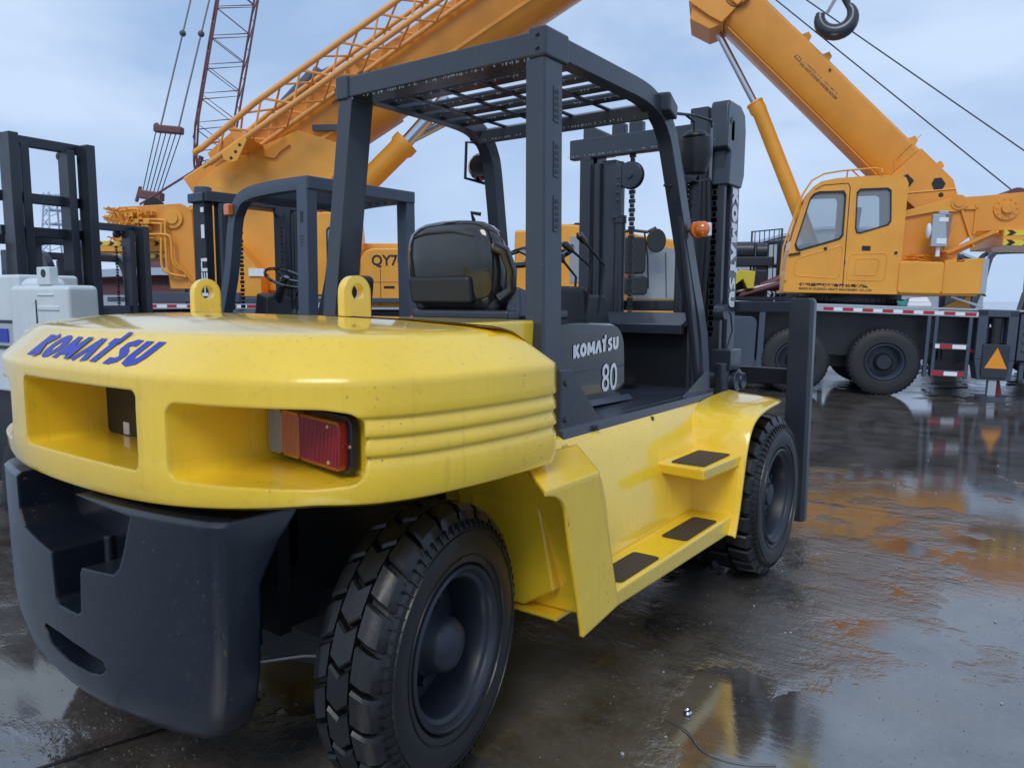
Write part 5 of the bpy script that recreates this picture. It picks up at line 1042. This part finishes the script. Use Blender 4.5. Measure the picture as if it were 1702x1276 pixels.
g_ = MB(); g_.tube([jb(-.12,.27,.2),jb(.05,.27,.2)], .05, 10); g_.tube([jb(-.12,.0,.2),jb(.1,.0,.2)], .03, 10); g_.build('jib_pin', 'orange2', LC)
g_ = MB(); g_.prism([(.7,-.20),(.85,-.34),(1.0,-.30),(1.2,-.30),(1.15,-.16),(.9,-.14)], lambda u, v, t: jb(u, v, t), .80, .98); g_.build('jib_hanger', 'orange', LC)
g_ = MB()
for u in (2.35,2.75): g_.prism(rrect(u,-.14,u+.18,.02,.01), lambda a, v, t: jb(a, v, t), .80, .99)
g_.beam(jb(2.2,-.12,.9),jb(3.1,-.02,.9),.03,.03); g_.build('jib_clamp', 'rust_red', LC)
# pipes of scrap and rail clutter on the truck deck
# ================================================================== FAR OBJECTS
# red crawler crane with lattice boom
FC = empty('lattice_crane', 'distant dark red lattice-boom crane with equaliser bars and pendant lines', 'crane', (-26.5,17.4,0))
V_ = Vector((-.587,.8096,0)); Rr = Vector((.8096,.587,0)); off = Vector((-26.5,17.4,0))
def P3(px, py, d):   # picture-plane helper used while laying the crane out at its real distance
    f = 1254.3; k = d/f; pit = .1126
    vv = Vector((-.583,.804,-.1124)); uu = Vector((-.066,.091,.99366)); rr_ = Vector((.8096,.587,0))
    return Vector((2.273,-1.6037,1.4364))+vv*d+rr_*((px-851)*k)+uu*((638-py)*k)-off
base = Vector((-25.9,16.3,0))-off
foot = P3(338,330,30); top = P3(402,-60,30)
fd = (top-foot).normalized(); s1 = (Rr*math.cos(rad(28))+V_*math.sin(rad(28))); s1 = (s1-fd*s1.dot(fd)).normalized(); s2 = fd.cross(s1)
Lb = (top-foot).length
def lb(t, a, b): w = .70*min(1, .30+t*Lb/2.0); return foot+fd*t*Lb*1.5+s1*a*w+s2*b*w
for a, b in ((-1,-1),(1,-1),(1,1),(-1,1)):
    mb = MB(); mb.tube([lb(0,a,b),lb(.10,a,b),lb(.2,a,b),lb(1,a,b)], .042, 8); mb.build('boom_chord', 'rust_red', FC)
mb = MB(); N = 12
for k in range(N):
    t0 = k/N; t1 = (k+.5)/N; t2 = (k+1)/N
    for (a,b),(c_,e_) in (((-1,-1),(1,-1)),((1,-1),(1,1)),((1,1),(-1,1)),((-1,1),(-1,-1))):
        mb.tube([lb(t0,a,b),lb(t1,c_,e_),lb(t2,a,b)], .022, 5, False)
mb.build('boom_lacing', 'rust_red', FC)
mb = MB(); mb.tube([P3(361,310,30.5),P3(372,268,30.5)], .09, 6); mb.build('boom_foot', 'rust_red', FC)
e1 = [P3(256,206,31.5),P3(262,220,31.5),P3(298,222,31.5),P3(303,208,31.5)]
mb = MB(); mb.beam(P3(256,216,31.5),P3(303,220,31.5),.35,.30); mb.beam(P3(257,208,31.5),P3(262,214,31.5),.2,.2); mb.build('equaliser_bar', 'rust_red', FC, bevel=.06)
mb = MB(); mb.beam(P3(232,325,32),P3(270,330,32),.4,.35); mb.beam(P3(233,312,32),P3(226,338,32),.14,.14); mb.beam(P3(268,322,32),P3(264,338,32),.14,.14); mb.build('equaliser_bar', 'rust_red', FC, bevel=.05)
for k in range(6):
    mb = MB(); mb.tube([P3(258+k*8.5,222,31.5),P3(236+k*6.2,322,32)], .022, 5); mb.build('pendant_rope', 'rope', FC)
for a, b, mid in (((266,212),(325,-40),.55),((296,214),(356,-40),.55)):
    mb = MB(); p, q = P3(*a,31.5), P3(*b,33); mb.tube([p, q], .035, 6); m_ = p.lerp(q, .60); mb.ball(tuple(m_), .14, 6); mb.build('pendant_rope', 'rope', FC)
mb = MB(); mb.tube([P3(232,342,31),P3(344,272,30.5)], .045, 6); mb.tube([P3(318,310,30.5),P3(334,262,30.5)], .10, 6); mb.build('back_stay', 'rust_red', FC)
mb = MB(); o_ = -off+Vector((-27.5,16.2,0)); mb.box((o_.x-2,o_.y-1.6,1.0),(o_.x+2.6,o_.y+1.6,3.2)); mb.build('machine_house', 'rust_red', FC, bevel=.1)
for s in (-1,1): mb = MB(); mb.prism(rrect(-2.6,0.0,2.6,.95,.45), lambda u, v, t: (o_.x+u, o_.y+t, v), s*1.5-.35, s*1.5+.35); mb.build('crawler_track', 'nearblack', FC)
# pale telecom tower
TT = empty('telecom_tower', 'faint pale lattice telecom tower in the distance between the dark masts', 'tower', (-63,26.4,0))
mb = MB()
for a, b in ((-1,-1),(1,-1),(1,1),(-1,1)): mb.tube([(a*1.1,b*1.1,0),(a*.45,b*.45,9.6)], .07, 5)
for k in range(14):
    z = .4+k*.66; w = 1.1-.65*z/9.6; w2 = 1.1-.65*(z+.6)/9.6
    mb.tube([(-w,-w,z),(w2,-w2,z+.6)], .04, 4); mb.tube([(w,-w,z),(-w2,-w2,z+.6)], .04, 4); mb.tube([(w,-w,z),(w2,w2,z+.6)], .04, 4)
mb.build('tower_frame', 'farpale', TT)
for z in (9.3,8.2,7.1): mb = MB(); mb.lathe([(0,.4),(0,.62),(.12,.62),(.12,.4)], (0,0,z), (0,0,1), 12); mb.build('antenna_ring', 'farpale', TT)
# pale shed roofs on the skyline
def shed(name, label, loc, rot, w, l, h, rise, mat='farpale', wallmat='concrete_grey'):
    t = empty(name, label, 'building', loc, (0,0,rad(rot)))
    mb = MB(); mb.box((-w/2,-l/2,0),(w/2,l/2,h)); mb.build('wall', wallmat, t)
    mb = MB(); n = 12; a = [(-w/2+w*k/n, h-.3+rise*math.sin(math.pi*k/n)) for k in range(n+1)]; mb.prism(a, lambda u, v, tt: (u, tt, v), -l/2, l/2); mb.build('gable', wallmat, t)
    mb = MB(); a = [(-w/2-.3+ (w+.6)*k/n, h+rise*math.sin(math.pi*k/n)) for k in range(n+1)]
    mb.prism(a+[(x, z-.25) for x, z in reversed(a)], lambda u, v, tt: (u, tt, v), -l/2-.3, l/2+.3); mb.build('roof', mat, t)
    for k in range(int(w/5)): mb = MB(); mb.box((-w/2+1+k*5,-l/2-.03,h*.35),(-w/2+2.6+k*5,-l/2-.01,h*.7)); mb.build('window', 'silver', t)
    return t
shed('arched_shed', 'pale arched-roof shed far behind, left of the orange crane cabin', (-21.3,86.3,0), 36, 28, 20, 5.0, 3.6)
shed('warehouse', 'long pale warehouse on the horizon behind the forklift guard', (-62,62,0), 45, 60, 14, 3.6, 1.2)
shed('workshop', 'red-walled workshop behind the left crane with a pale band above', (-24.5,14.6,0), 54, 9, 5, 2.15, .3, 'farpale', 'rust_red')
# gravel heap far left
mb = MB(); random.seed(4); n = 26
hp = []
for i in range(n+1):
    row = []
    for j in range(9): 
        t = j/8; x = i/n*16-8; row.append((x, t*4-2, max(0,(1-abs(x)/8)**.7*2.6*math.sin(math.pi*t)*random.uniform(.85,1.1))))
    hp.append(row)
mb.loft(hp, closed=False, caps=False)
o = mb.build('rubble_heap', plain('grey_rubble', (.28,.26,.25), .9, var=.5, bscale=9, bump=.6), smooth=0); o.location = (-39,15.5,0); o.rotation_euler = (0,0,rad(60)); tag(o, 'low heap of pale rubble seen past the leftmost dark mast', 'heap')
# scrap machine with a yellow bucket between the mast and the orange cabin
SM = empty('scrap_loader', 'dark old loader with a battered yellow bucket, left of the orange crane cabin', 'loader', (-4.385,18.54,0), (0,0,rad(25.9)))
mb = MB(); mb.box((-.8,-.4,1.2),(.25,.5,2.2)); mb.cyl((-.8,.1,2.72),(-.05,.1,2.72),.24); mb.cyl((.0,.1,2.70),(.30,.1,2.70),.22); mb.box((-.9,-.2,2.3),(.45,.45,2.55)); mb.box((.0,-.1,1.6),(.32,.3,2.5)); mb.build('loader_body', 'darkmast', SM, bevel=.03)
mb = MB(); mb.prism([(-.72,1.68),(-.68,1.98),(-.50,2.18),(-.12,2.14),(-.15,1.72),(-.30,1.70),(-.42,1.95),(-.60,1.80)], lambda u, v, t: (u, t, v), -1.0, -.45); mb.build('bucket', 'hazard_yellow', SM, bevel=.02)
mb = MB(); mb.beam((-.15,-.6,1.80),(.5,-.6,1.66),.10,.08); mb.tube([(.1,-.5,1.75),(.5,-.5,1.95),(1.0,-.5,1.70)], .11); mb.build('loader_arm', 'rust_red', SM)
mb = MB(); mb.box((-.9,-.5,.4),(1.4,.6,1.2)); mb.build('loader_chassis', 'nearblack', SM)
for x in (-.5,.9):
    for s in (1,-1): small_wheel(SM, (x, s*.62, .5), .5, .25, s)
# scrap lying behind the truck: pipes and beams
random.seed(9)
for k in range(9):
    mb = MB(); x = random.uniform(-1.2,3.2); mb.tube([(x,0,0),(x+random.uniform(.8,1.6),random.uniform(-.3,.3),random.uniform(.05,.4))], random.uniform(.04,.09), 8)
    o = mb.build('scrap_pipe', random.choice(['steel','darkmast','rust_red']), None); o.location = (-5.2,17.2+k*.10,1.52+.03*k); o.rotation_euler = (0,0,rad(24)); o['label'] = 'dark scrap pipe in the heap on the trestle left of the orange cabin'; o['category'] = 'pipe'; o['group'] = 'scrap pipes on the trestle'
TR = empty('trestle', 'low steel trestle carrying scrap pipes behind the right truck', 'trestle', (-4.3,17.6,0), (0,0,rad(25)))
mb = MB(); mb.box((-1.6,-.6,1.42),(2.0,.9,1.50)); mb.build('trestle_top', 'darkmast', TR)
for x in (-1.4,1.8):
    for y in (-.5,.8): mb = MB(); mb.box((x-.05,y-.05,0),(x+.05,y+.05,1.42)); mb.build('leg', 'darkmast', TR)
# items lying on the truck deck
def rcl(x, y, z): return (Vector((.147,10.863,0))+Vector((.9335,.3572,-.0314))*x+Vector((-.3574,.9339,0))*y+Vector((.0293,.0112,.9995))*z)
def on_deck(mb, name, mat, label, cat, p, rz=20.9, bevel=0):
    o = mb.build(name, mat, None, bevel=bevel); o.location = rcl(*p); o.rotation_euler = (0,0,rad(rz)); tag(o, label, cat); return o
mb = MB(); mb.box((-.18,-.1,0),(.18,.1,.06)); mb.hexa([(-.14,-.1,.06),(.17,-.1,.06),(.17,.1,.06),(-.14,.1,.06),(-.12,-.08,.13),(.12,-.08,.15),(.14,.08,.15),(-.12,.08,.12)]); on_deck(mb, 'folded_sack', 'white_mark', 'crumpled white sack lying on the truck deck under the orange housing', 'sack', (.42,.25,1.353), bevel=.015)
mb = MB(); random.seed(2)
for k in range(12): mb.tube([(random.uniform(-.07,.07),random.uniform(-.03,.03),0.012),(random.uniform(-.08,.08),random.uniform(-.03,.03),random.uniform(.03,.09)),(random.uniform(-.07,.07),0,.012)], .012, 6)
on_deck(mb, 'rope_coil', plain('teal_rope', (.05,.32,.30), .6), 'small tangle of teal rope on the truck deck beside the white sack', 'rope', (.20,.14,1.353))
mb = MB(); mb.beam((-.22,0,.17),(.22,0,.02),.08,.03); on_deck(mb, 'metal_offcut', 'silver', 'bright metal strip leaning on the truck deck near the outrigger', 'metal strip', (1.1,.3,1.353))
mb = MB(); mb.box((-.04,-.04,0),(.04,.04,.20)); mb.prism([(-.35,0),(.0,0),(-.02,.09),(-.15,.12)], lambda u, v, t: (u, t, v), -.05, .05); on_deck(mb, 'orange_bracket', 'orange2', 'small orange bracket standing on the truck deck by the metal strip', 'bracket', (1.16,.5,1.353))
# traffic cone beside the jack foot
CN = empty('traffic_cone', 'red-orange traffic cone standing right of the outrigger jack foot', 'cone', (*rcl(1.63,.30,0).xy, 0))
mb = MB(); mb.lathe([(.02,.075),(.15,.05),(.30,.02),(.31,.015)], (0,0,0), (0,0,1), 20); mb.build('cone_body', 'cone_red', CN)
mb = MB(); mb.prism(rrect(-.10,-.10,.10,.10,.02), lambda u, v, t: (u, v, t), 0, .022); mb.build('cone_base', 'nearblack', CN)
# bits on the wet ground
mb = MB(); mb.lathe([(-.003,.007),(-.006,.010),(.0,.015),(.006,.010),(.003,.007),(-.003,.007)], (0,0,.008), (0,0,1), 20, closed=False); o = mb.build('steel_washer', 'chrome', None); o.location = (1.313,.772,.0); o.rotation_euler = (rad(8),0,0); tag(o, 'shiny steel ring lying on the wet ground in front of the steps', 'ring')
mb = MB(); mb.tube(catmull([(1.263,.693,.003),(1.351,.667,.006),(1.445,.59,.004),(1.557,.602,.006),(1.652,.656,.003)], 5), .0025, 5); o = mb.build('wire_offcut', 'steel', None); tag(o, 'thin curved wire on the wet ground below the steel ring', 'wire')
random.seed(31); proto = None
for k in range(60):
    x = random.uniform(1.1,2.6); y = random.uniform(.3,6.5)
    if proto is None:
        mb = MB(); mb.ball((0,0,.003), .008, 5, (1,.7,.5)); proto = mb.build('pebble', 'concrete_grey', None)
        o = proto
    else: o = proto.copy(); COL.objects.link(o)
    s_ = random.uniform(.4,1.1); o.location = (x, y, 0); o.rotation_euler = (0,0,random.uniform(0,6)); o.scale = (s_, s_, s_); tag(o, 'tiny pale pebble scattered on the wet concrete', 'pebble', 'pebbles scattered on the wet concrete')

mb = MB(); random.seed(77)
for k in range(1500):
    if k < 1100: x = random.uniform(.9,2.6); y = random.uniform(.25,4.5)
    else: x = random.uniform(-1.4,.2); y = random.uniform(-.75,.2)
    r_ = random.uniform(.0012,.0042)*(1 if random.random() < .93 else 1.8); a = random.uniform(0,6.3)
    mb.add([(x+r_*math.cos(a+i*2.1), y+r_*math.sin(a+i*2.1), 0) for i in range(3)]+[(x, y, r_*random.uniform(.6,1.1))], [(0,1,3),(1,2,3),(2,0,3)])
tag(mb.build('grit', plain('mixed_grit', (.16,.14,.12), .6, var=.7, bscale=3), smooth=0), 'fine grit scattered over the wet concrete', 'grit', None, 'stuff')
# ================================================================== GROUND, SKY, LIGHT, CAMERA
def ground_mat():
    m, nt, b = new_mat('wet_concrete'); L = nt.links
    tc = nd(nt, 'ShaderNodeTexCoord')
    def nz(scale, det=5, r=.55, st=None, rot=0, dist=0):
        n = nd(nt, 'ShaderNodeTexNoise'); n.inputs['Scale'].default_value = scale; n.inputs['Detail'].default_value = det; n.inputs['Roughness'].default_value = r; n.inputs['Distortion'].default_value = dist
        mp = nd(nt, 'ShaderNodeMapping'); mp.inputs['Scale'].default_value = st or (1,1,1); mp.inputs['Rotation'].default_value = (0,0,rad(rot))
        L.new(tc.outputs['Object'], mp.inputs[0]); L.new(mp.outputs[0], n.inputs['Vector']); return n.outputs['Fac']
    big = nz(.55, 6, .6, dist=.4); mid = nz(2.6, 6, .6); fine = nz(38, 6, .7); scr = nz(3.5, 5, .6, (1.0,7,1), 38); tiny = nz(170, 4, .7)
    c = mixc(nt, ramp(nt, mid, .35, .7), (.036,.032,.029), (.120,.109,.100))
    c = mixc(nt, mathn(nt, 'MULTIPLY', ramp(nt, big, .50, .72), .55), c, (.10,.070,.045))  # brown patches in the colour also imitate the orange cranes' reflected sheen
    c = mixc(nt, mathn(nt, 'MULTIPLY', ramp(nt, fine, .5, .75), .5), c, (.15,.145,.14))
    # wet film: 0 = standing water, 1 = damp rough concrete
    sepg = nd(nt, 'ShaderNodeSeparateXYZ'); L.new(tc.outputs['Object'], sepg.inputs[0])
    def bump_at(x, y, rx, ry, amt):
        dx = mathn(nt, 'DIVIDE', mathn(nt, 'SUBTRACT', sepg.outputs['X'], x), rx); dy = mathn(nt, 'DIVIDE', mathn(nt, 'SUBTRACT', sepg.outputs['Y'], y), ry)
        r_ = mathn(nt, 'SQRT', mathn(nt, 'ADD', mathn(nt, 'MULTIPLY', dx, dx), mathn(nt, 'MULTIPLY', dy, dy)))
        return mathn(nt, 'MULTIPLY', mathn(nt, 'SUBTRACT', 1, r_, clamp=True), amt)
    wet = mathn(nt, 'ADD', mathn(nt, 'MULTIPLY', big, .55), mathn(nt, 'MULTIPLY', mid, .42))
    for lo in ((2.1,.95,.62,.75,-.34),(1.0,8.0,6.5,3.6,-.30),(2.7,4.0,.9,1.3,-.26),(1.36,1.0,.16,.42,-.25),(-.75,-.45,.45,.25,-.2),(2.3,2.4,.5,.5,-.12)): wet = mathn(nt, 'ADD', wet, bump_at(*lo))
    for hi in ((1.15,1.5,.7,.9,.12),(1.6,2.7,.8,1.0,.14)): wet = mathn(nt, 'ADD', wet, bump_at(*hi))
    rough_mask = ramp(nt, wet, .475, .56)
    # near the middle of the frame stands water; towards the truck the concrete is rougher
    r0 = mathn(nt, 'ADD', .045, mathn(nt, 'MULTIPLY', rough_mask, mathn(nt, 'ADD', .02, mathn(nt, 'MULTIPLY', fine, .09))))
    L.new(c, b.inputs['Base Color']); L.new(r0, b.inputs['Roughness']); b.inputs['IOR'].default_value = 2.0
    b.inputs['Specular IOR Level'].default_value = 1.0
    bmp = nd(nt, 'ShaderNodeBump'); bmp.inputs['Strength'].default_value = .7; bmp.inputs['Distance'].default_value = .010
    grain = nz(55, 4, .6, (1,2.2,1), 30); h = mathn(nt, 'MULTIPLY', mathn(nt, 'ADD', mathn(nt, 'ADD', mathn(nt, 'MULTIPLY', scr, 1.0), mathn(nt, 'MULTIPLY', fine, .35)), mathn(nt, 'MULTIPLY', grain, .30)), mathn(nt, 'ADD', .05, mathn(nt, 'MULTIPLY', rough_mask, .95)))
    h = mathn(nt, 'ADD', h, mathn(nt, 'MULTIPLY', tiny, mathn(nt, 'MULTIPLY', rough_mask, .06)))
    # ripples from rain on the standing water
    wv = nz(9, 3, .5, (1,1.8,1), 20); h = mathn(nt, 'ADD', h, mathn(nt, 'MULTIPLY', wv, .045))
    # slab joints
    br = nd(nt, 'ShaderNodeTexBrick'); br.inputs['Scale'].default_value = 1; br.inputs['Mortar Size'].default_value = .0; br.inputs['Brick Width'].default_value = 4.2; br.inputs['Row Height'].default_value = 4.2; br.offset = 0
    mp = nd(nt, 'ShaderNodeMapping'); mp.inputs['Rotation'].default_value = (0,0,rad(14)); mp.inputs['Location'].default_value = (1.15,1.35,0)
    L.new(tc.outputs['Object'], mp.inputs[0]); L.new(mp.outputs[0], br.inputs['Vector'])
    h = mathn(nt, 'SUBTRACT', h, mathn(nt, 'MULTIPLY', br.outputs['Fac'], .8))
    c2 = mixc(nt, mathn(nt, 'MULTIPLY', br.outputs['Fac'], .6), c, (.012,.011,.010)); L.new(c2, b.inputs['Base Color'])
    L.new(h, bmp.inputs['Height']); L.new(bmp.outputs[0], b.inputs['Normal'])
    return m
mb = MB(); mb.add([(-400,-200,0),(400,-200,0),(400,900,0),(-400,900,0)], [(0,1,2,3)])
g = mb.build('ground', ground_mat(), smooth=0); g['kind'] = 'structure'
random.seed(17)
def joint(p, q, w):
    p, q = Vector(p), Vector(q); d = (q-p).normalized(); n_ = Vector((-d.y, d.x)); L_ = (q-p).length; m = MB(); N = int(L_/.12); A = []; B = []
    for i in range(N+1):
        c = p+d*(L_*i/N); a = w*random.uniform(.6,1.2); o = random.uniform(-.002,.002); A.append((c.x+n_.x*(a/2+o), c.y+n_.y*(a/2+o), .003)); B.append((c.x-n_.x*(a/2-o), c.y-n_.y*(a/2-o), .003))
    m.loft([A, B], closed=False, caps=False); j = m.build('slab_joint', plain('bitumen_joint', (.010,.009,.008), .35, bump=0), smooth=0); j['kind'] = 'structure'
joint((-1.43,-4.8),(.03,-.05),.016); joint((-6,3.66),(9,4.27),.007); joint((-5,9.2),(9,9.8),.008)
# world: heavy blue-grey cloud over a Nishita sky
w = bpy.data.worlds.new('World'); scene.world = w; w.use_nodes = True; nt = w.node_tree; L = nt.links
bg = nt.nodes['Background']
sky = nd(nt, 'ShaderNodeTexSky', sky_type='NISHITA'); sky.sun_disc = False; sky.sun_elevation = rad(48); sky.sun_rotation = rad(200)
tc = nd(nt, 'ShaderNodeTexCoord'); mp = nd(nt, 'ShaderNodeMapping'); mp.inputs['Scale'].default_value = (1,1,2.6)
L.new(tc.outputs['Generated'], mp.inputs[0])
n = nd(nt, 'ShaderNodeTexNoise'); n.inputs['Scale'].default_value = 2.3; n.inputs['Detail'].default_value = 6; n.inputs['Roughness'].default_value = .5; n.inputs['Distortion'].default_value = .3
L.new(mp.outputs[0], n.inputs['Vector'])
cl = ramp(nt, n.outputs['Fac'], .36, .64, (3.9,5.6,8.6,1), (7.0,8.6,11.0,1))
sep = nd(nt, 'ShaderNodeSeparateXYZ'); L.new(tc.outputs['Generated'], sep.inputs[0])
hz = ramp(nt, sep.outputs['Z'], -.02, .32, (1,1,1,1), (0,0,0,1))
cl = mixc(nt, mathn(nt, 'MULTIPLY', hz, .6), cl, (5.6,7.3,10.2,1))
L.new(mixc(nt, .92, sky.outputs[0], cl), bg.inputs['Color']); bg.inputs['Strength'].default_value = .085
sun = bpy.data.lights.new('sun', 'SUN'); sun.energy = 1.3; sun.angle = rad(25); sun.color = (1,.96,.9)
so = bpy.data.objects.new('sun', sun); COL.objects.link(so); so.rotation_euler = (rad(42), 0, rad(20)); 
cam = bpy.data.cameras.new('camera'); co = bpy.data.objects.new('camera', cam); COL.objects.link(co); scene.camera = co
yaw, pit, rol, f = .62731, .11260, .0036, 1254.3
v = Vector((-math.sin(yaw)*math.cos(pit), math.cos(yaw)*math.cos(pit), -math.sin(pit))); r = Vector((math.cos(yaw), math.sin(yaw), 0)); u = r.cross(v)
r2 = r*math.cos(rol)+u*math.sin(rol); u2 = u*math.cos(rol)-r*math.sin(rol)
mat = Matrix((r2, u2, -v)).transposed().to_4x4(); mat.translation = (2.273,-1.6037,1.4364); co.matrix_world = mat
cam.sensor_fit = 'HORIZONTAL'; cam.sensor_width = 36; cam.lens = f/1702*36; cam.clip_start = .05; cam.clip_end = 3000
scene.render.resolution_x = 1024; scene.render.resolution_y = 767
scene.view_settings.view_transform = 'Standard'; scene.view_settings.look = 'None'; scene.view_settings.exposure = .17; scene.view_settings.gamma = 1
